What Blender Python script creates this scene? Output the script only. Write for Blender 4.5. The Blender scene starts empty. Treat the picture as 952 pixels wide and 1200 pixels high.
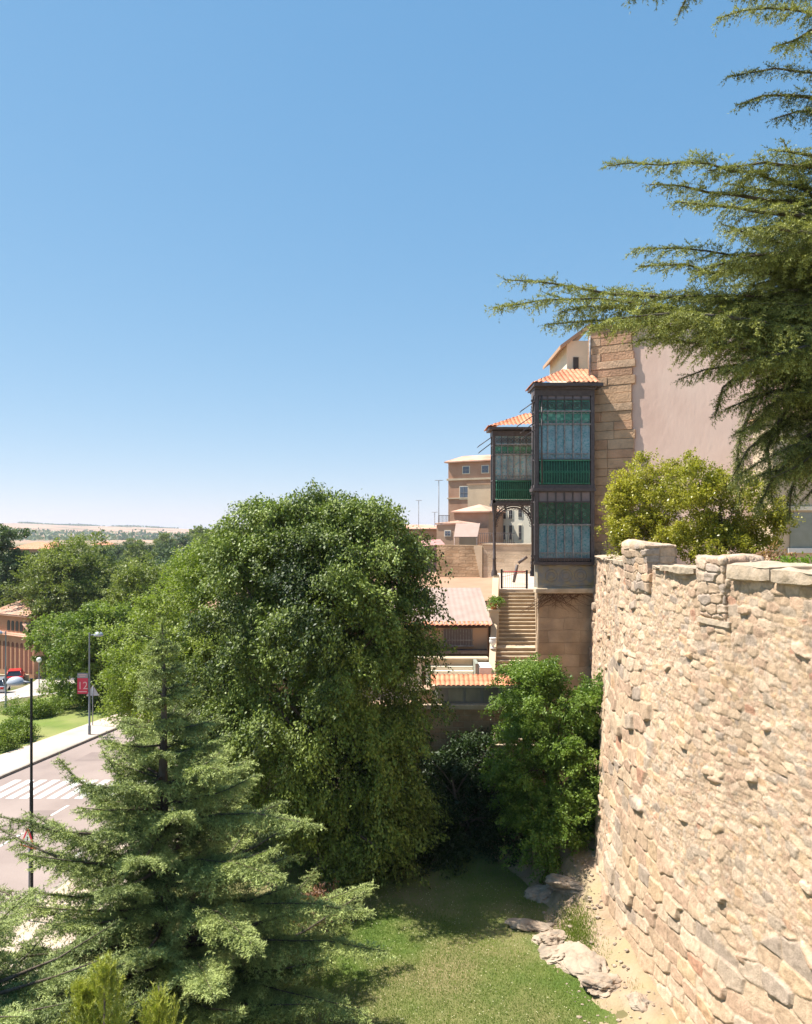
import bpy, bmesh, math, random
import numpy as np
from mathutils import Vector
random.seed(7)
SC = bpy.context.scene
COL = SC.collection
PI = math.pi
CAMH = 12.0
HAZE = 0.00012
F = 960.0

# ------------------------------------------------------------------ camera helpers
def P(u, v, Y):
    return Vector(((u-476)/F*Y, Y, CAMH-(v-624)/F*Y))

def smooth(t):
    t = np.clip(t, 0, 1)
    return t*t*(3-2*t)

def n3(p, f, seed=0):
    """cheap smooth pseudo noise in -1..1 from sums of sines"""
    r = np.random.RandomState(seed)
    out = np.zeros(len(p))
    for k in range(6):
        d = r.normal(size=3); d /= np.linalg.norm(d)
        ph = r.uniform(0, 6.28)
        d2 = r.normal(size=3); d2 /= np.linalg.norm(d2)
        out += np.sin(p@d*f*(0.7+0.25*k)+ph+1.3*np.sin(p@d2*f*0.8+ph*2))
    return out/3.2

# ------------------------------------------------------------------ tagging
def tag(o, label=None, cat=None, group=None, kind=None):
    if label: o['label'] = label
    if cat: o['category'] = cat
    if group: o['group'] = group
    if kind: o['kind'] = kind
    return o

def empty(name, loc=(0, 0, 0), rz=0, label=None, cat=None, group=None):
    o = bpy.data.objects.new(name, None)
    COL.objects.link(o)
    o.location = loc; o.rotation_euler = (0, 0, rz)
    o.empty_display_size = 0.3
    return tag(o, label, cat, group)

def copy_tree(o, parent=None):
    c = o.copy(); COL.objects.link(c)
    if parent is not None: c.parent = parent
    for ch in list(o.children):
        copy_tree(ch, c)
    return c

# ------------------------------------------------------------------ mesh builder
class MB:
    def __init__(s, T=None):
        s.v = []; s.f = []; s.m = []; s.sm = []; s.T = T
    def add(s, verts, faces, m=0, smooth=False):
        b = len(s.v)
        for p in verts:
            p = Vector(p)
            s.v.append(tuple(s.T(p)) if s.T else tuple(p))
        for f in faces:
            s.f.append(tuple(b+i for i in f)); s.m.append(m); s.sm.append(smooth)
        return s
    def box(s, x0, y0, z0, x1, y1, z1, m=0):
        if x0 > x1: x0, x1 = x1, x0
        if y0 > y1: y0, y1 = y1, y0
        if z0 > z1: z0, z1 = z1, z0
        vs = [(x0,y0,z0),(x1,y0,z0),(x1,y1,z0),(x0,y1,z0),(x0,y0,z1),(x1,y0,z1),(x1,y1,z1),(x0,y1,z1)]
        return s.add(vs, [(0,3,2,1),(4,5,6,7),(0,1,5,4),(1,2,6,5),(2,3,7,6),(3,0,4,7)], m)
    def tube(s, pts, r, n=8, m=0, cap=True):
        pts = [Vector(p) for p in pts]
        rs = r if isinstance(r, (list, tuple)) else [r]*len(pts)
        vs = []; up = None
        for i, p in enumerate(pts):
            a = pts[max(i-1, 0)]; b = pts[min(i+1, len(pts)-1)]
            t = (b-a)
            if t.length < 1e-9: t = Vector((0, 0, 1))
            t.normalize()
            if up is None:
                up = Vector((0, 0, 1)) if abs(t.z) < 0.9 else Vector((1, 0, 0))
            x = up.cross(t)
            if x.length < 1e-6: x = Vector((1, 0, 0)).cross(t)
            x.normalize(); y = t.cross(x); up = y
            for k in range(n):
                a_ = 2*PI*k/n
                vs.append(p+(x*math.cos(a_)+y*math.sin(a_))*rs[i])
        fs = []
        for i in range(len(pts)-1):
            for k in range(n):
                k2 = (k+1) % n
                fs.append((i*n+k, i*n+k2, (i+1)*n+k2, (i+1)*n+k))
        s.add(vs, fs, m, True)
        if cap:
            b = len(s.v)-len(vs)
            s.f.append(tuple(b+k for k in reversed(range(n)))); s.m.append(m); s.sm.append(False)
            e = b+(len(pts)-1)*n
            s.f.append(tuple(e+k for k in range(n))); s.m.append(m); s.sm.append(False)
        return s
    def lathe(s, prof, c=(0, 0, 0), n=16, m=0, sx=1, sy=1):
        vs = []; fs = []
        for (r, z) in prof:
            for k in range(n):
                a = 2*PI*k/n
                vs.append((c[0]+r*sx*math.cos(a), c[1]+r*sy*math.sin(a), c[2]+z))
        for i in range(len(prof)-1):
            for k in range(n):
                k2 = (k+1) % n
                fs.append((i*n+k, i*n+k2, (i+1)*n+k2, (i+1)*n+k))
        return s.add(vs, fs, m, True)
    def prism(s, poly, y0, y1, m=0):
        """poly in (x,z), extruded along y"""
        n = len(poly)
        vs = [(x, y0, z) for x, z in poly]+[(x, y1, z) for x, z in poly]
        fs = [tuple(range(n)), tuple(reversed(range(n, 2*n)))]
        for i in range(n):
            j = (i+1) % n
            fs.append((i, n+i, n+j, j))
        return s.add(vs, fs, m)
    def vprism(s, poly, z0, z1, m=0):
        """poly in (x,y), extruded along z"""
        n = len(poly)
        vs = [(x, y, z0) for x, y in poly]+[(x, y, z1) for x, y in poly]
        fs = [tuple(reversed(range(n))), tuple(range(n, 2*n))]
        for i in range(n):
            j = (i+1) % n
            fs.append((i, j, n+j, n+i))
        return s.add(vs, fs, m)
    def ring(s, c, r, t, axis='y', n=14, m=0, a0=0, a1=2*PI):
        pts = []
        full = abs(a1-a0-2*PI) < 1e-6
        for k in range(n+1):
            a = a0+(a1-a0)*k/n
            if axis == 'y': pts.append((c[0]+r*math.cos(a), c[1], c[2]+r*math.sin(a)))
            else: pts.append((c[0], c[1]+r*math.cos(a), c[2]+r*math.sin(a)))
        return s.tube(pts, t, 5, m, cap=not full)
    def build(s, name, mats, parent=None, fixn=True, bevel=0):
        me = bpy.data.meshes.new(name)
        me.from_pydata(s.v, [], s.f)
        if not isinstance(mats, (list, tuple)): mats = [mats]
        for mm in mats: me.materials.append(mm)
        me.polygons.foreach_set('material_index', s.m)
        me.polygons.foreach_set('use_smooth', s.sm)
        if fixn:
            bm = bmesh.new(); bm.from_mesh(me)
            bmesh.ops.recalc_face_normals(bm, faces=bm.faces)
            bm.to_mesh(me); bm.free()
        me.update()
        o = bpy.data.objects.new(name, me); COL.objects.link(o)
        if parent is not None: o.parent = parent
        if bevel:
            b = o.modifiers.new('bevel', 'BEVEL'); b.width = bevel; b.segments = 2; b.limit_method = 'ANGLE'
        return o

def frame(ox, oy, ang, oz=0):
    ca, sa = math.cos(ang), math.sin(ang)
    def T(p): return Vector((ox+p.x*ca-p.y*sa, oy+p.x*sa+p.y*ca, oz+p.z))
    return T

def np_mesh(name, V, Fc, mats, parent=None, attr=None, cattr=None, smooth_=False, mi=None):
    """V (N,3), Fc (M,k) same-size faces"""
    me = bpy.data.meshes.new(name)
    V = np.ascontiguousarray(V, dtype=np.float32); Fc = np.ascontiguousarray(Fc, dtype=np.int32)
    M, k = Fc.shape
    me.vertices.add(len(V)); me.vertices.foreach_set('co', V.ravel())
    me.loops.add(M*k); me.loops.foreach_set('vertex_index', Fc.ravel())
    me.polygons.add(M)
    me.polygons.foreach_set('loop_start', np.arange(0, M*k, k, dtype=np.int32))
    me.polygons.foreach_set('loop_total', np.full(M, k, dtype=np.int32))
    if not isinstance(mats, (list, tuple)): mats = [mats]
    for mm in mats: me.materials.append(mm)
    if mi is not None: me.polygons.foreach_set('material_index', np.ascontiguousarray(mi, dtype=np.int32))
    me.polygons.foreach_set('use_smooth', np.full(M, smooth_, dtype=bool))
    me.update(calc_edges=True)
    if attr is not None:
        a = me.attributes.new('rnd', 'FLOAT', 'FACE'); a.data.foreach_set('value', np.ascontiguousarray(attr, dtype=np.float32))
    if cattr is not None:
        a = me.attributes.new('stonecol', 'FLOAT_COLOR', 'POINT')
        a.data.foreach_set('color', np.ascontiguousarray(cattr, dtype=np.float32).ravel())
    o = bpy.data.objects.new(name, me); COL.objects.link(o)
    if parent is not None: o.parent = parent
    return o

def merge_np(parts):
    """parts: list of (V,F,rnd) -> combined"""
    Vs, Fs, Rs = [], [], []; b = 0
    for V, Fc, R in parts:
        Vs.append(V); Fs.append(Fc+b); Rs.append(R); b += len(V)
    return np.concatenate(Vs), np.concatenate(Fs), np.concatenate(Rs)

# ------------------------------------------------------------------ materials
def newmat(name):
    m = bpy.data.materials.new(name); m.use_nodes = True
    nt = m.node_tree; nt.nodes.clear()
    out = nt.nodes.new('ShaderNodeOutputMaterial')
    return m, nt, out

def mat(name, col, rough=0.85, col2=None, ns=3.0, col3=None, ns3=0.6, bump=0.0, bs=20, spec=0.3, metal=0.0, coord='world', stretch=(1, 1, 1), contrast=(0.35, 0.65)):
    m, nt, out = newmat(name); N = nt.nodes; L = nt.links
    b = N.new('ShaderNodeBsdfPrincipled'); L.new(b.outputs[0], out.inputs[0])
    b.inputs['Roughness'].default_value = rough; b.inputs['Metallic'].default_value = metal
    b.inputs['Specular IOR Level'].default_value = spec
    if coord == 'world':
        g = N.new('ShaderNodeNewGeometry'); src = g.outputs['Position']
    else:
        g = N.new('ShaderNodeTexCoord'); src = g.outputs['Object']
    mp = N.new('ShaderNodeMapping'); mp.inputs['Scale'].default_value = stretch
    L.new(src, mp.inputs[0]); src = mp.outputs[0]
    def noise(scale, detail=6):
        n = N.new('ShaderNodeTexNoise'); n.inputs['Scale'].default_value = scale; n.inputs['Detail'].default_value = detail
        L.new(src, n.inputs['Vector']); return n
    cur = None
    rgb = N.new('ShaderNodeRGB'); rgb.outputs[0].default_value = (*col, 1); cur = rgb.outputs[0]
    for c, s in ((col2, ns), (col3, ns3)):
        if c is None: continue
        n = noise(s); mr = N.new('ShaderNodeMapRange'); mr.inputs['From Min'].default_value = contrast[0]; mr.inputs['From Max'].default_value = contrast[1]
        L.new(n.outputs[0], mr.inputs[0])
        mx = N.new('ShaderNodeMix'); mx.data_type = 'RGBA'
        L.new(mr.outputs[0], mx.inputs['Factor']); L.new(cur, mx.inputs['A']); mx.inputs['B'].default_value = (*c, 1)
        cur = mx.outputs['Result']
    L.new(cur, b.inputs['Base Color'])
    if bump:
        n = noise(bs, 8); bp = N.new('ShaderNodeBump'); bp.inputs['Strength'].default_value = min(1, bump); bp.inputs['Distance'].default_value = 0.03*bump if bump > 1 else 0.03
        L.new(n.outputs[0], bp.inputs['Height']); L.new(bp.outputs[0], b.inputs['Normal'])
    return m

def leafmat(name, ca, cb, trans=0.35, rough=0.5, tcol=None):
    m, nt, out = newmat(name); N = nt.nodes; L = nt.links
    at = N.new('ShaderNodeAttribute'); at.attribute_name = 'rnd'
    ramp = N.new('ShaderNodeMix'); ramp.data_type = 'RGBA'
    ramp.inputs['A'].default_value = (*ca, 1); ramp.inputs['B'].default_value = (*cb, 1)
    L.new(at.outputs['Fac'], ramp.inputs['Factor'])
    b = N.new('ShaderNodeBsdfPrincipled'); b.inputs['Roughness'].default_value = rough
    b.inputs['Specular IOR Level'].default_value = 0.3
    L.new(ramp.outputs['Result'], b.inputs['Base Color'])
    t = N.new('ShaderNodeBsdfTranslucent')
    tc = N.new('ShaderNodeMix'); tc.data_type = 'RGBA'; tc.blend_type = 'MULTIPLY'; tc.inputs['Factor'].default_value = 1
    L.new(ramp.outputs['Result'], tc.inputs['A']); tc.inputs['B'].default_value = (*(tcol or (1.3, 1.5, 0.6)), 1)
    L.new(tc.outputs['Result'], t.inputs['Color'])
    mx = N.new('ShaderNodeMixShader'); mx.inputs[0].default_value = trans
    L.new(b.outputs[0], mx.inputs[1]); L.new(t.outputs[0], mx.inputs[2]); L.new(mx.outputs[0], out.inputs[0])
    return m

def blockmat(name, c1, c2, cm, bw=0.8, bh=0.36, mortar=0.012, rough=0.9, bump=0.6, axis='x', blotch=(0.75, 1.15), noise_s=2.5, ang=0):
    """coursed stone or brick with brick texture in (horizontal, z)"""
    m, nt, out = newmat(name); N = nt.nodes; L = nt.links
    b = N.new('ShaderNodeBsdfPrincipled'); L.new(b.outputs[0], out.inputs[0]); b.inputs['Roughness'].default_value = rough
    b.inputs['Specular IOR Level'].default_value = 0.2
    g = N.new('ShaderNodeNewGeometry'); sp = N.new('ShaderNodeSeparateXYZ'); L.new(g.outputs['Position'], sp.inputs[0])
    # horizontal coordinate: x + y so that both faces get courses
    ad = N.new('ShaderNodeMath'); ad.operation = 'ADD'; L.new(sp.outputs[0], ad.inputs[0]); L.new(sp.outputs[1], ad.inputs[1])
    cb = N.new('ShaderNodeCombineXYZ'); L.new(ad.outputs[0], cb.inputs[0]); L.new(sp.outputs[2], cb.inputs[1])
    # wobble
    n0 = N.new('ShaderNodeTexNoise'); n0.inputs['Scale'].default_value = 1.7; L.new(g.outputs['Position'], n0.inputs['Vector'])
    wb = N.new('ShaderNodeVectorMath'); wb.operation = 'SCALE'; wb.inputs['Scale'].default_value = 0.12*bh/0.36
    L.new(n0.outputs['Color'], wb.inputs[0])
    va = N.new('ShaderNodeVectorMath'); va.operation = 'ADD'; L.new(cb.outputs[0], va.inputs[0]); L.new(wb.outputs[0], va.inputs[1])
    br = N.new('ShaderNodeTexBrick'); L.new(va.outputs[0], br.inputs['Vector'])
    br.inputs['Scale'].default_value = 1; br.inputs['Brick Width'].default_value = bw; br.inputs['Row Height'].default_value = bh
    br.inputs['Mortar Size'].default_value = mortar; br.inputs['Mortar Smooth'].default_value = 0.3
    br.inputs['Color1'].default_value = (*c1, 1); br.inputs['Color2'].default_value = (*c2, 1); br.inputs['Mortar'].default_value = (*cm, 1)
    n1 = N.new('ShaderNodeTexNoise'); n1.inputs['Scale'].default_value = noise_s; n1.inputs['Detail'].default_value = 8; L.new(g.outputs['Position'], n1.inputs['Vector'])
    mr = N.new('ShaderNodeMapRange'); mr.inputs['From Min'].default_value = 0.3; mr.inputs['From Max'].default_value = 0.7
    mr.inputs['To Min'].default_value = blotch[0]; mr.inputs['To Max'].default_value = blotch[1]; L.new(n1.outputs[0], mr.inputs[0])
    vm = N.new('ShaderNodeVectorMath'); vm.operation = 'SCALE'; L.new(br.outputs['Color'], vm.inputs[0]); L.new(mr.outputs[0], vm.inputs['Scale'])
    L.new(vm.outputs[0], b.inputs['Base Color'])
    n2 = N.new('ShaderNodeTexNoise'); n2.inputs['Scale'].default_value = 9; n2.inputs['Detail'].default_value = 8; L.new(g.outputs['Position'], n2.inputs['Vector'])
    sb = N.new('ShaderNodeMath'); sb.operation = 'MULTIPLY_ADD'; L.new(br.outputs['Fac'], sb.inputs[0]); sb.inputs[1].default_value = -0.7; L.new(n2.outputs[0], sb.inputs[2])
    bp = N.new('ShaderNodeBump'); bp.inputs['Strength'].default_value = bump; bp.inputs['Distance'].default_value = 0.04
    L.new(sb.outputs[0], bp.inputs['Height']); L.new(bp.outputs[0], b.inputs['Normal'])
    return m

# foliage
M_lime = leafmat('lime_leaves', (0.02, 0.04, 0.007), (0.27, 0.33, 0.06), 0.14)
M_lime2 = leafmat('yellow_green_leaves', (0.15, 0.20, 0.022), (0.31, 0.35, 0.08), 0.32)
M_mid = leafmat('mid_green_leaves', (0.10, 0.155, 0.022), (0.24, 0.29, 0.06), 0.3)
M_olive = leafmat('olive_green_leaves', (0.12, 0.15, 0.03), (0.27, 0.29, 0.08), 0.3)
M_poplar = leafmat('dark_poplar_leaves', (0.06, 0.095, 0.035), (0.14, 0.18, 0.065), 0.25)
M_bush = leafmat('bright_bush_leaves', (0.065, 0.13, 0.014), (0.20, 0.28, 0.045), 0.28)
M_shadebush = leafmat('shaded_shrub_leaves', (0.012, 0.03, 0.006), (0.05, 0.08, 0.018), 0.15)  # near-black leaves: the shade these shrubs stand in is put into the colour
M_shrub = leafmat('photinia_leaves', (0.20, 0.20, 0.018), (0.50, 0.44, 0.07), 0.3, 0.35)
M_red = leafmat('russet_leaves', (0.16, 0.07, 0.035), (0.38, 0.22, 0.13), 0.3)
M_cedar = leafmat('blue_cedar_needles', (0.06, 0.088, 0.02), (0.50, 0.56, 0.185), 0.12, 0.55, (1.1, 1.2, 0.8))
M_cedar2 = leafmat('green_cedar_needles', (0.05, 0.07, 0.016), (0.44, 0.45, 0.13), 0.16, 0.55, (1.2, 1.2, 0.7))
M_cedar3 = leafmat('pale_cedar_needles', (0.09, 0.125, 0.03), (0.54, 0.60, 0.22), 0.14, 0.55, (1.1, 1.2, 0.8))
M_cypress = leafmat('cypress_needles', (0.22, 0.27, 0.03), (0.46, 0.45, 0.09), 0.2, 0.5)
M_grass = leafmat('grass_blades', (0.085, 0.15, 0.02), (0.26, 0.32, 0.07), 0.3, 0.6)
M_drygrass = leafmat('dry_weeds', (0.22, 0.20, 0.06), (0.4, 0.33, 0.16), 0.3, 0.7)
M_bark = mat('grey_brown_bark', (0.09, 0.065, 0.045), 0.95, (0.16, 0.125, 0.095), 6, bump=0.8, bs=25, stretch=(1, 1, 0.3))
M_deadtwig = mat('dead_twigs', (0.13, 0.07, 0.04), 0.95)

# mineral
def wallmat():
    m, nt, out = newmat('rubble_sandstone'); N = nt.nodes; L = nt.links
    b = N.new('ShaderNodeBsdfPrincipled'); L.new(b.outputs[0], out.inputs[0]); b.inputs['Roughness'].default_value = 0.92
    b.inputs['Specular IOR Level'].default_value = 0.15
    at = N.new('ShaderNodeAttribute'); at.attribute_name = 'stonecol'
    g = N.new('ShaderNodeNewGeometry')
    n1 = N.new('ShaderNodeTexNoise'); n1.inputs['Scale'].default_value = 7; n1.inputs['Detail'].default_value = 10; n1.inputs['Roughness'].default_value = 0.65
    L.new(g.outputs['Position'], n1.inputs['Vector'])
    mr = N.new('ShaderNodeMapRange'); mr.inputs['From Min'].default_value = 0.3; mr.inputs['From Max'].default_value = 0.7
    mr.inputs['To Min'].default_value = 0.72; mr.inputs['To Max'].default_value = 1.2; L.new(n1.outputs[0], mr.inputs[0])
    vm = N.new('ShaderNodeVectorMath'); vm.operation = 'SCALE'; L.new(at.outputs['Color'], vm.inputs[0]); L.new(mr.outputs[0], vm.inputs['Scale'])
    L.new(vm.outputs[0], b.inputs['Base Color'])
    n2 = N.new('ShaderNodeTexNoise'); n2.inputs['Scale'].default_value = 22; n2.inputs['Detail'].default_value = 9; n2.inputs['Roughness'].default_value = 0.7
    L.new(g.outputs['Position'], n2.inputs['Vector'])
    bp = N.new('ShaderNodeBump'); bp.inputs['Strength'].default_value = 0.8; bp.inputs['Distance'].default_value = 0.035
    L.new(n2.outputs[0], bp.inputs['Height']); L.new(bp.outputs[0], b.inputs['Normal'])
    return m
M_wall = wallmat()
M_earth = mat('sandy_earth', (0.42, 0.30, 0.215), 0.95, (0.30, 0.205, 0.135), 1.8, (0.34, 0.27, 0.15), 0.8, bump=1.0, bs=14)
M_rock = mat('pale_rock', (0.38, 0.275, 0.195), 0.95, (0.20, 0.165, 0.13), 4.5, (0.44, 0.35, 0.26), 1.6, bump=1.0, bs=9)
M_greystone = mat('weathered_grey_stone', (0.36, 0.30, 0.235), 0.95, (0.21, 0.185, 0.155), 3.0, (0.40, 0.31, 0.21), 1.3, bump=1.0, bs=10)
M_merlon = blockmat('merlon_stone', (0.60, 0.47, 0.34), (0.47, 0.38, 0.28), (0.46, 0.36, 0.26), .62, .33, .02, bump=1.0, blotch=(.6, 1.15), noise_s=2.4)
M_coping = mat('coping_stone', (0.54, 0.42, 0.31), 0.95, (0.34, 0.27, 0.195), 2.6, (0.47, 0.36, 0.25), 5, bump=0.8, bs=12)
M_pier = blockmat('brown_ashlar', (0.42, 0.275, 0.17), (0.50, 0.34, 0.215), (0.50, 0.40, 0.29), 0.95, 0.40, 0.012, bump=0.7, blotch=(0.78, 1.12))
M_base = blockmat('battered_masonry', (0.40, 0.285, 0.18), (0.50, 0.38, 0.26), (0.36, 0.27, 0.18), 1.4, 0.55, 0.01, bump=0.9, blotch=(0.7, 1.2), noise_s=1.2)
M_pink = mat('pink_render', (0.78, 0.545, 0.435), 0.9, (0.71, 0.48, 0.38), 1.1, (0.80, 0.59, 0.48), 0.35, bump=0.35, bs=5, stretch=(1, 1, .45))
M_cream = mat('cream_render', (0.62, 0.49, 0.34), 0.9, (0.54, 0.42, 0.29), 1.0, bump=0.2, bs=8)
M_cream2 = mat('pale_cream_render', (0.80, 0.72, 0.57), 0.9, (0.74, 0.65, 0.5), 1.0, bump=0.15, bs=8)
M_white = mat('white_paint', (0.8, 0.78, 0.74), 0.7, (0.68, 0.66, 0.62), 4)
M_tan = mat('tan_render', (0.50, 0.33, 0.22), 0.9, (0.45, 0.29, 0.19), 0.5, bump=0.2, bs=4)
M_terra = mat('brownish_pink_render', (0.47, 0.26, 0.165), 0.9, (0.40, 0.21, 0.135), 0.35, (0.52, 0.31, 0.21), 0.8, bump=0.2, bs=4)
M_retain = blockmat('retaining_stone', (0.50, 0.38, 0.26), (0.60, 0.47, 0.34), (0.54, 0.43, 0.31), 0.6, 0.3, 0.012, bump=0.8, blotch=(0.75, 1.15), noise_s=0.9)
M_retain2 = blockmat('tan_rubble_stone', (0.44, 0.29, 0.17), (0.54, 0.38, 0.24), (0.40, 0.28, 0.17), 0.5, 0.25, 0.015, bump=1.0, blotch=(0.65, 1.2), noise_s=0.8)
M_brick = blockmat('orange_brick', (0.54, 0.26, 0.145), (0.60, 0.31, 0.18), (0.46, 0.30, 0.2), 0.26, 0.075, 0.008, bump=0.3, blotch=(0.85, 1.1), noise_s=0.5)
M_tile = mat('terracotta_tiles', (0.62, 0.22, 0.11), 0.85, (0.48, 0.16, 0.08), 5, (0.70, 0.33, 0.19), 2.2, bump=0.3, bs=20)
M_tilefar = mat('faded_roof_tiles', (0.55, 0.30, 0.20), 0.9, (0.46, 0.22, 0.14), 1.5, (0.62, 0.40, 0.29), 0.6)
M_step = mat('stair_stone', (0.60, 0.48, 0.34), 0.9, (0.42, 0.32, 0.21), 2.5, bump=0.4, bs=12)
M_iron = mat('dark_painted_iron', (0.075, 0.055, 0.052), 0.55, (0.11, 0.085, 0.08), 8, spec=0.4)
M_ironlight = mat('worn_grey_iron', (0.36, 0.33, 0.31), 0.6, (0.17, 0.145, 0.14), 9, spec=0.4)
M_irongreen = mat('green_painted_iron', (0.04, 0.20, 0.11), 0.5, (0.07, 0.28, 0.17), 10, spec=0.4)
M_black = mat('black_metal', (0.015, 0.015, 0.016), 0.5, spec=0.4)
M_grey = mat('grey_lamp_metal', (0.20, 0.21, 0.23), 0.45, spec=0.5)
M_lampgrey = mat('grey_lamp_housing', (0.42, 0.44, 0.48), 0.4, spec=0.5)
M_dark = mat('dark_opening', (0.03, 0.028, 0.03), 0.4, spec=0.5)
M_bluewin = mat('blue_grey_window', (0.12, 0.14, 0.18), 0.25, spec=0.6)
M_roofsheet = mat('pinkish_roof_sheet', (0.40, 0.295, 0.25), 0.8, (0.34, 0.25, 0.21), 1.5, bump=0.2, bs=5)
M_asphalt = mat('warm_asphalt', (0.30, 0.23, 0.20), 0.9, (0.26, 0.20, 0.175), 0.8, (0.34, 0.265, 0.23), 0.25, bump=0.3, bs=40)
M_pave = mat('beige_paving', (0.54, 0.42, 0.33), 0.9, (0.47, 0.36, 0.27), 1.3, (0.60, 0.48, 0.38), 0.4, bump=0.3, bs=20)
M_kerb = mat('kerb_stone', (0.36, 0.31, 0.26), 0.9, (0.28, 0.24, 0.2), 3)
M_paint = mat('road_paint', (0.75, 0.71, 0.66), 0.8, (0.62, 0.58, 0.53), 6)
M_lawn = mat('lawn_turf', (0.09, 0.14, 0.025), 0.95, (0.13, 0.17, 0.035), 1.4, (0.24, 0.20, 0.09), 0.35, bump=1.0, bs=45)
M_lawn2 = mat('bright_lawn', (0.17, 0.23, 0.04), 0.95, (0.13, 0.18, 0.035), 0.9, (0.27, 0.27, 0.09), 0.3, bump=1.0, bs=25)
M_red_sign = mat('red_sign_paint', (0.62, 0.03, 0.05), 0.5, spec=0.4)
M_banner = mat('red_banner_cloth', (0.62, 0.06, 0.10), 0.8, (0.55, 0.05, 0.08), 3)
M_bannerg = mat('grey_banner_strip', (0.30, 0.30, 0.31), 0.8)
M_pinktext = mat('pale_pink_print', (0.75, 0.42, 0.42), 0.8)
M_redcar = mat('red_car_paint', (0.55, 0.03, 0.03), 0.25, spec=0.6)
M_silver = mat('silver_car_paint', (0.42, 0.43, 0.45), 0.3, spec=0.6, metal=0.5)
M_tyre = mat('tyre_rubber', (0.02, 0.02, 0.02), 0.9)
M_glass = mat('car_glass', (0.03, 0.035, 0.04), 0.08, spec=0.8)
M_tail = mat('tail_light', (0.5, 0.02, 0.01), 0.3)
M_head = mat('headlight_glass', (0.7, 0.7, 0.72), 0.2)
M_opal = mat('opal_globe', (0.75, 0.75, 0.72), 0.35)
M_awning = mat('pale_pink_awning', (0.47, 0.33, 0.27), 0.85, (0.43, 0.30, 0.24), 2)
M_terrapot = mat('terracotta_pot', (0.45, 0.2, 0.1), 0.85)
M_greyshutter = mat('grey_green_shutter', (0.30, 0.31, 0.26), 0.7, (0.26, 0.27, 0.22), 3)

def groundmat():
    m, nt, out = newmat('park_earth_and_fields'); N = nt.nodes; L = nt.links
    b = N.new('ShaderNodeBsdfPrincipled'); L.new(b.outputs[0], out.inputs[0]); b.inputs['Roughness'].default_value = 0.95
    b.inputs['Specular IOR Level'].default_value = 0.1
    g = N.new('ShaderNodeNewGeometry'); sp = N.new('ShaderNodeSeparateXYZ'); L.new(g.outputs['Position'], sp.inputs[0])
    def noise(sc, st=(1, 1, 1), det=6):
        mp = N.new('ShaderNodeMapping'); mp.inputs['Scale'].default_value = st; L.new(g.outputs['Position'], mp.inputs[0])
        n = N.new('ShaderNodeTexNoise'); n.inputs['Scale'].default_value = sc; n.inputs['Detail'].default_value = det; L.new(mp.outputs[0], n.inputs['Vector']); return n.outputs[0]
    def mixc(a, bb, f, lo=0.4, hi=0.6):
        mr = N.new('ShaderNodeMapRange'); mr.inputs['From Min'].default_value = lo; mr.inputs['From Max'].default_value = hi; L.new(f, mr.inputs[0])
        mx = N.new('ShaderNodeMix'); mx.data_type = 'RGBA'; L.new(mr.outputs[0], mx.inputs['Factor'])
        for s, k in ((a, 'A'), (bb, 'B')):
            if isinstance(s, tuple): mx.inputs[k].default_value = (*s, 1)
            else: L.new(s, mx.inputs[k])
        return mx.outputs['Result']
    near = mixc((0.10, 0.12, 0.035), (0.20, 0.16, 0.085), noise(0.5))
    far = mixc((0.52, 0.34, 0.22), (0.42, 0.25, 0.17), noise(0.004, (0.6, 1.4, 1)))
    far = mixc(far, (0.10, 0.11, 0.05), noise(0.007, (0.5, 2.2, 1)), 0.56, 0.62)
    col = mixc(near, far, sp.outputs[1], 900, 1500)
    L.new(col, b.inputs['Base Color'])
    return m
M_ground = groundmat()

def stainedglass(name, base, a2, a3, scale=9, lead=(0.05, 0.05, 0.05)):
    m, nt, out = newmat(name); N = nt.nodes; L = nt.links
    b = N.new('ShaderNodeBsdfPrincipled'); L.new(b.outputs[0], out.inputs[0]); b.inputs['Roughness'].default_value = 0.10
    b.inputs['Specular IOR Level'].default_value = 0.6
    g = N.new('ShaderNodeNewGeometry')
    vo = N.new('ShaderNodeTexVoronoi'); vo.inputs['Scale'].default_value = scale; L.new(g.outputs['Position'], vo.inputs['Vector'])
    sp = N.new('ShaderNodeSeparateColor'); L.new(vo.outputs['Color'], sp.inputs[0])
    mx = N.new('ShaderNodeMix'); mx.data_type = 'RGBA'; L.new(sp.outputs[0], mx.inputs['Factor'])
    mx.inputs['A'].default_value = (*base, 1); mx.inputs['B'].default_value = (*a2, 1)
    gt = N.new('ShaderNodeMath'); gt.operation = 'GREATER_THAN'; gt.inputs[1].default_value = 0.8; L.new(sp.outputs[1], gt.inputs[0])
    m2 = N.new('ShaderNodeMix'); m2.data_type = 'RGBA'; L.new(gt.outputs[0], m2.inputs['Factor']); L.new(mx.outputs['Result'], m2.inputs['A']); m2.inputs['B'].default_value = (*a3, 1)
    n = N.new('ShaderNodeTexNoise'); n.inputs['Scale'].default_value = 1.6; n.inputs['Detail'].default_value = 4; L.new(g.outputs['Position'], n.inputs['Vector'])
    mr = N.new('ShaderNodeMapRange'); mr.inputs['From Min'].default_value = 0.35; mr.inputs['From Max'].default_value = 0.65; mr.inputs['To Min'].default_value = 0.75; mr.inputs['To Max'].default_value = 1.15; L.new(n.outputs[0], mr.inputs[0])
    vm = N.new('ShaderNodeVectorMath'); vm.operation = 'SCALE'; L.new(m2.outputs['Result'], vm.inputs[0]); L.new(mr.outputs[0], vm.inputs['Scale'])
    L.new(vm.outputs[0], b.inputs['Base Color'])
    bp = N.new('ShaderNodeBump'); bp.inputs['Strength'].default_value = 0.25; bp.inputs['Distance'].default_value = 0.02
    L.new(n.outputs[0], bp.inputs['Height']); L.new(bp.outputs[0], b.inputs['Normal'])
    return m
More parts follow.
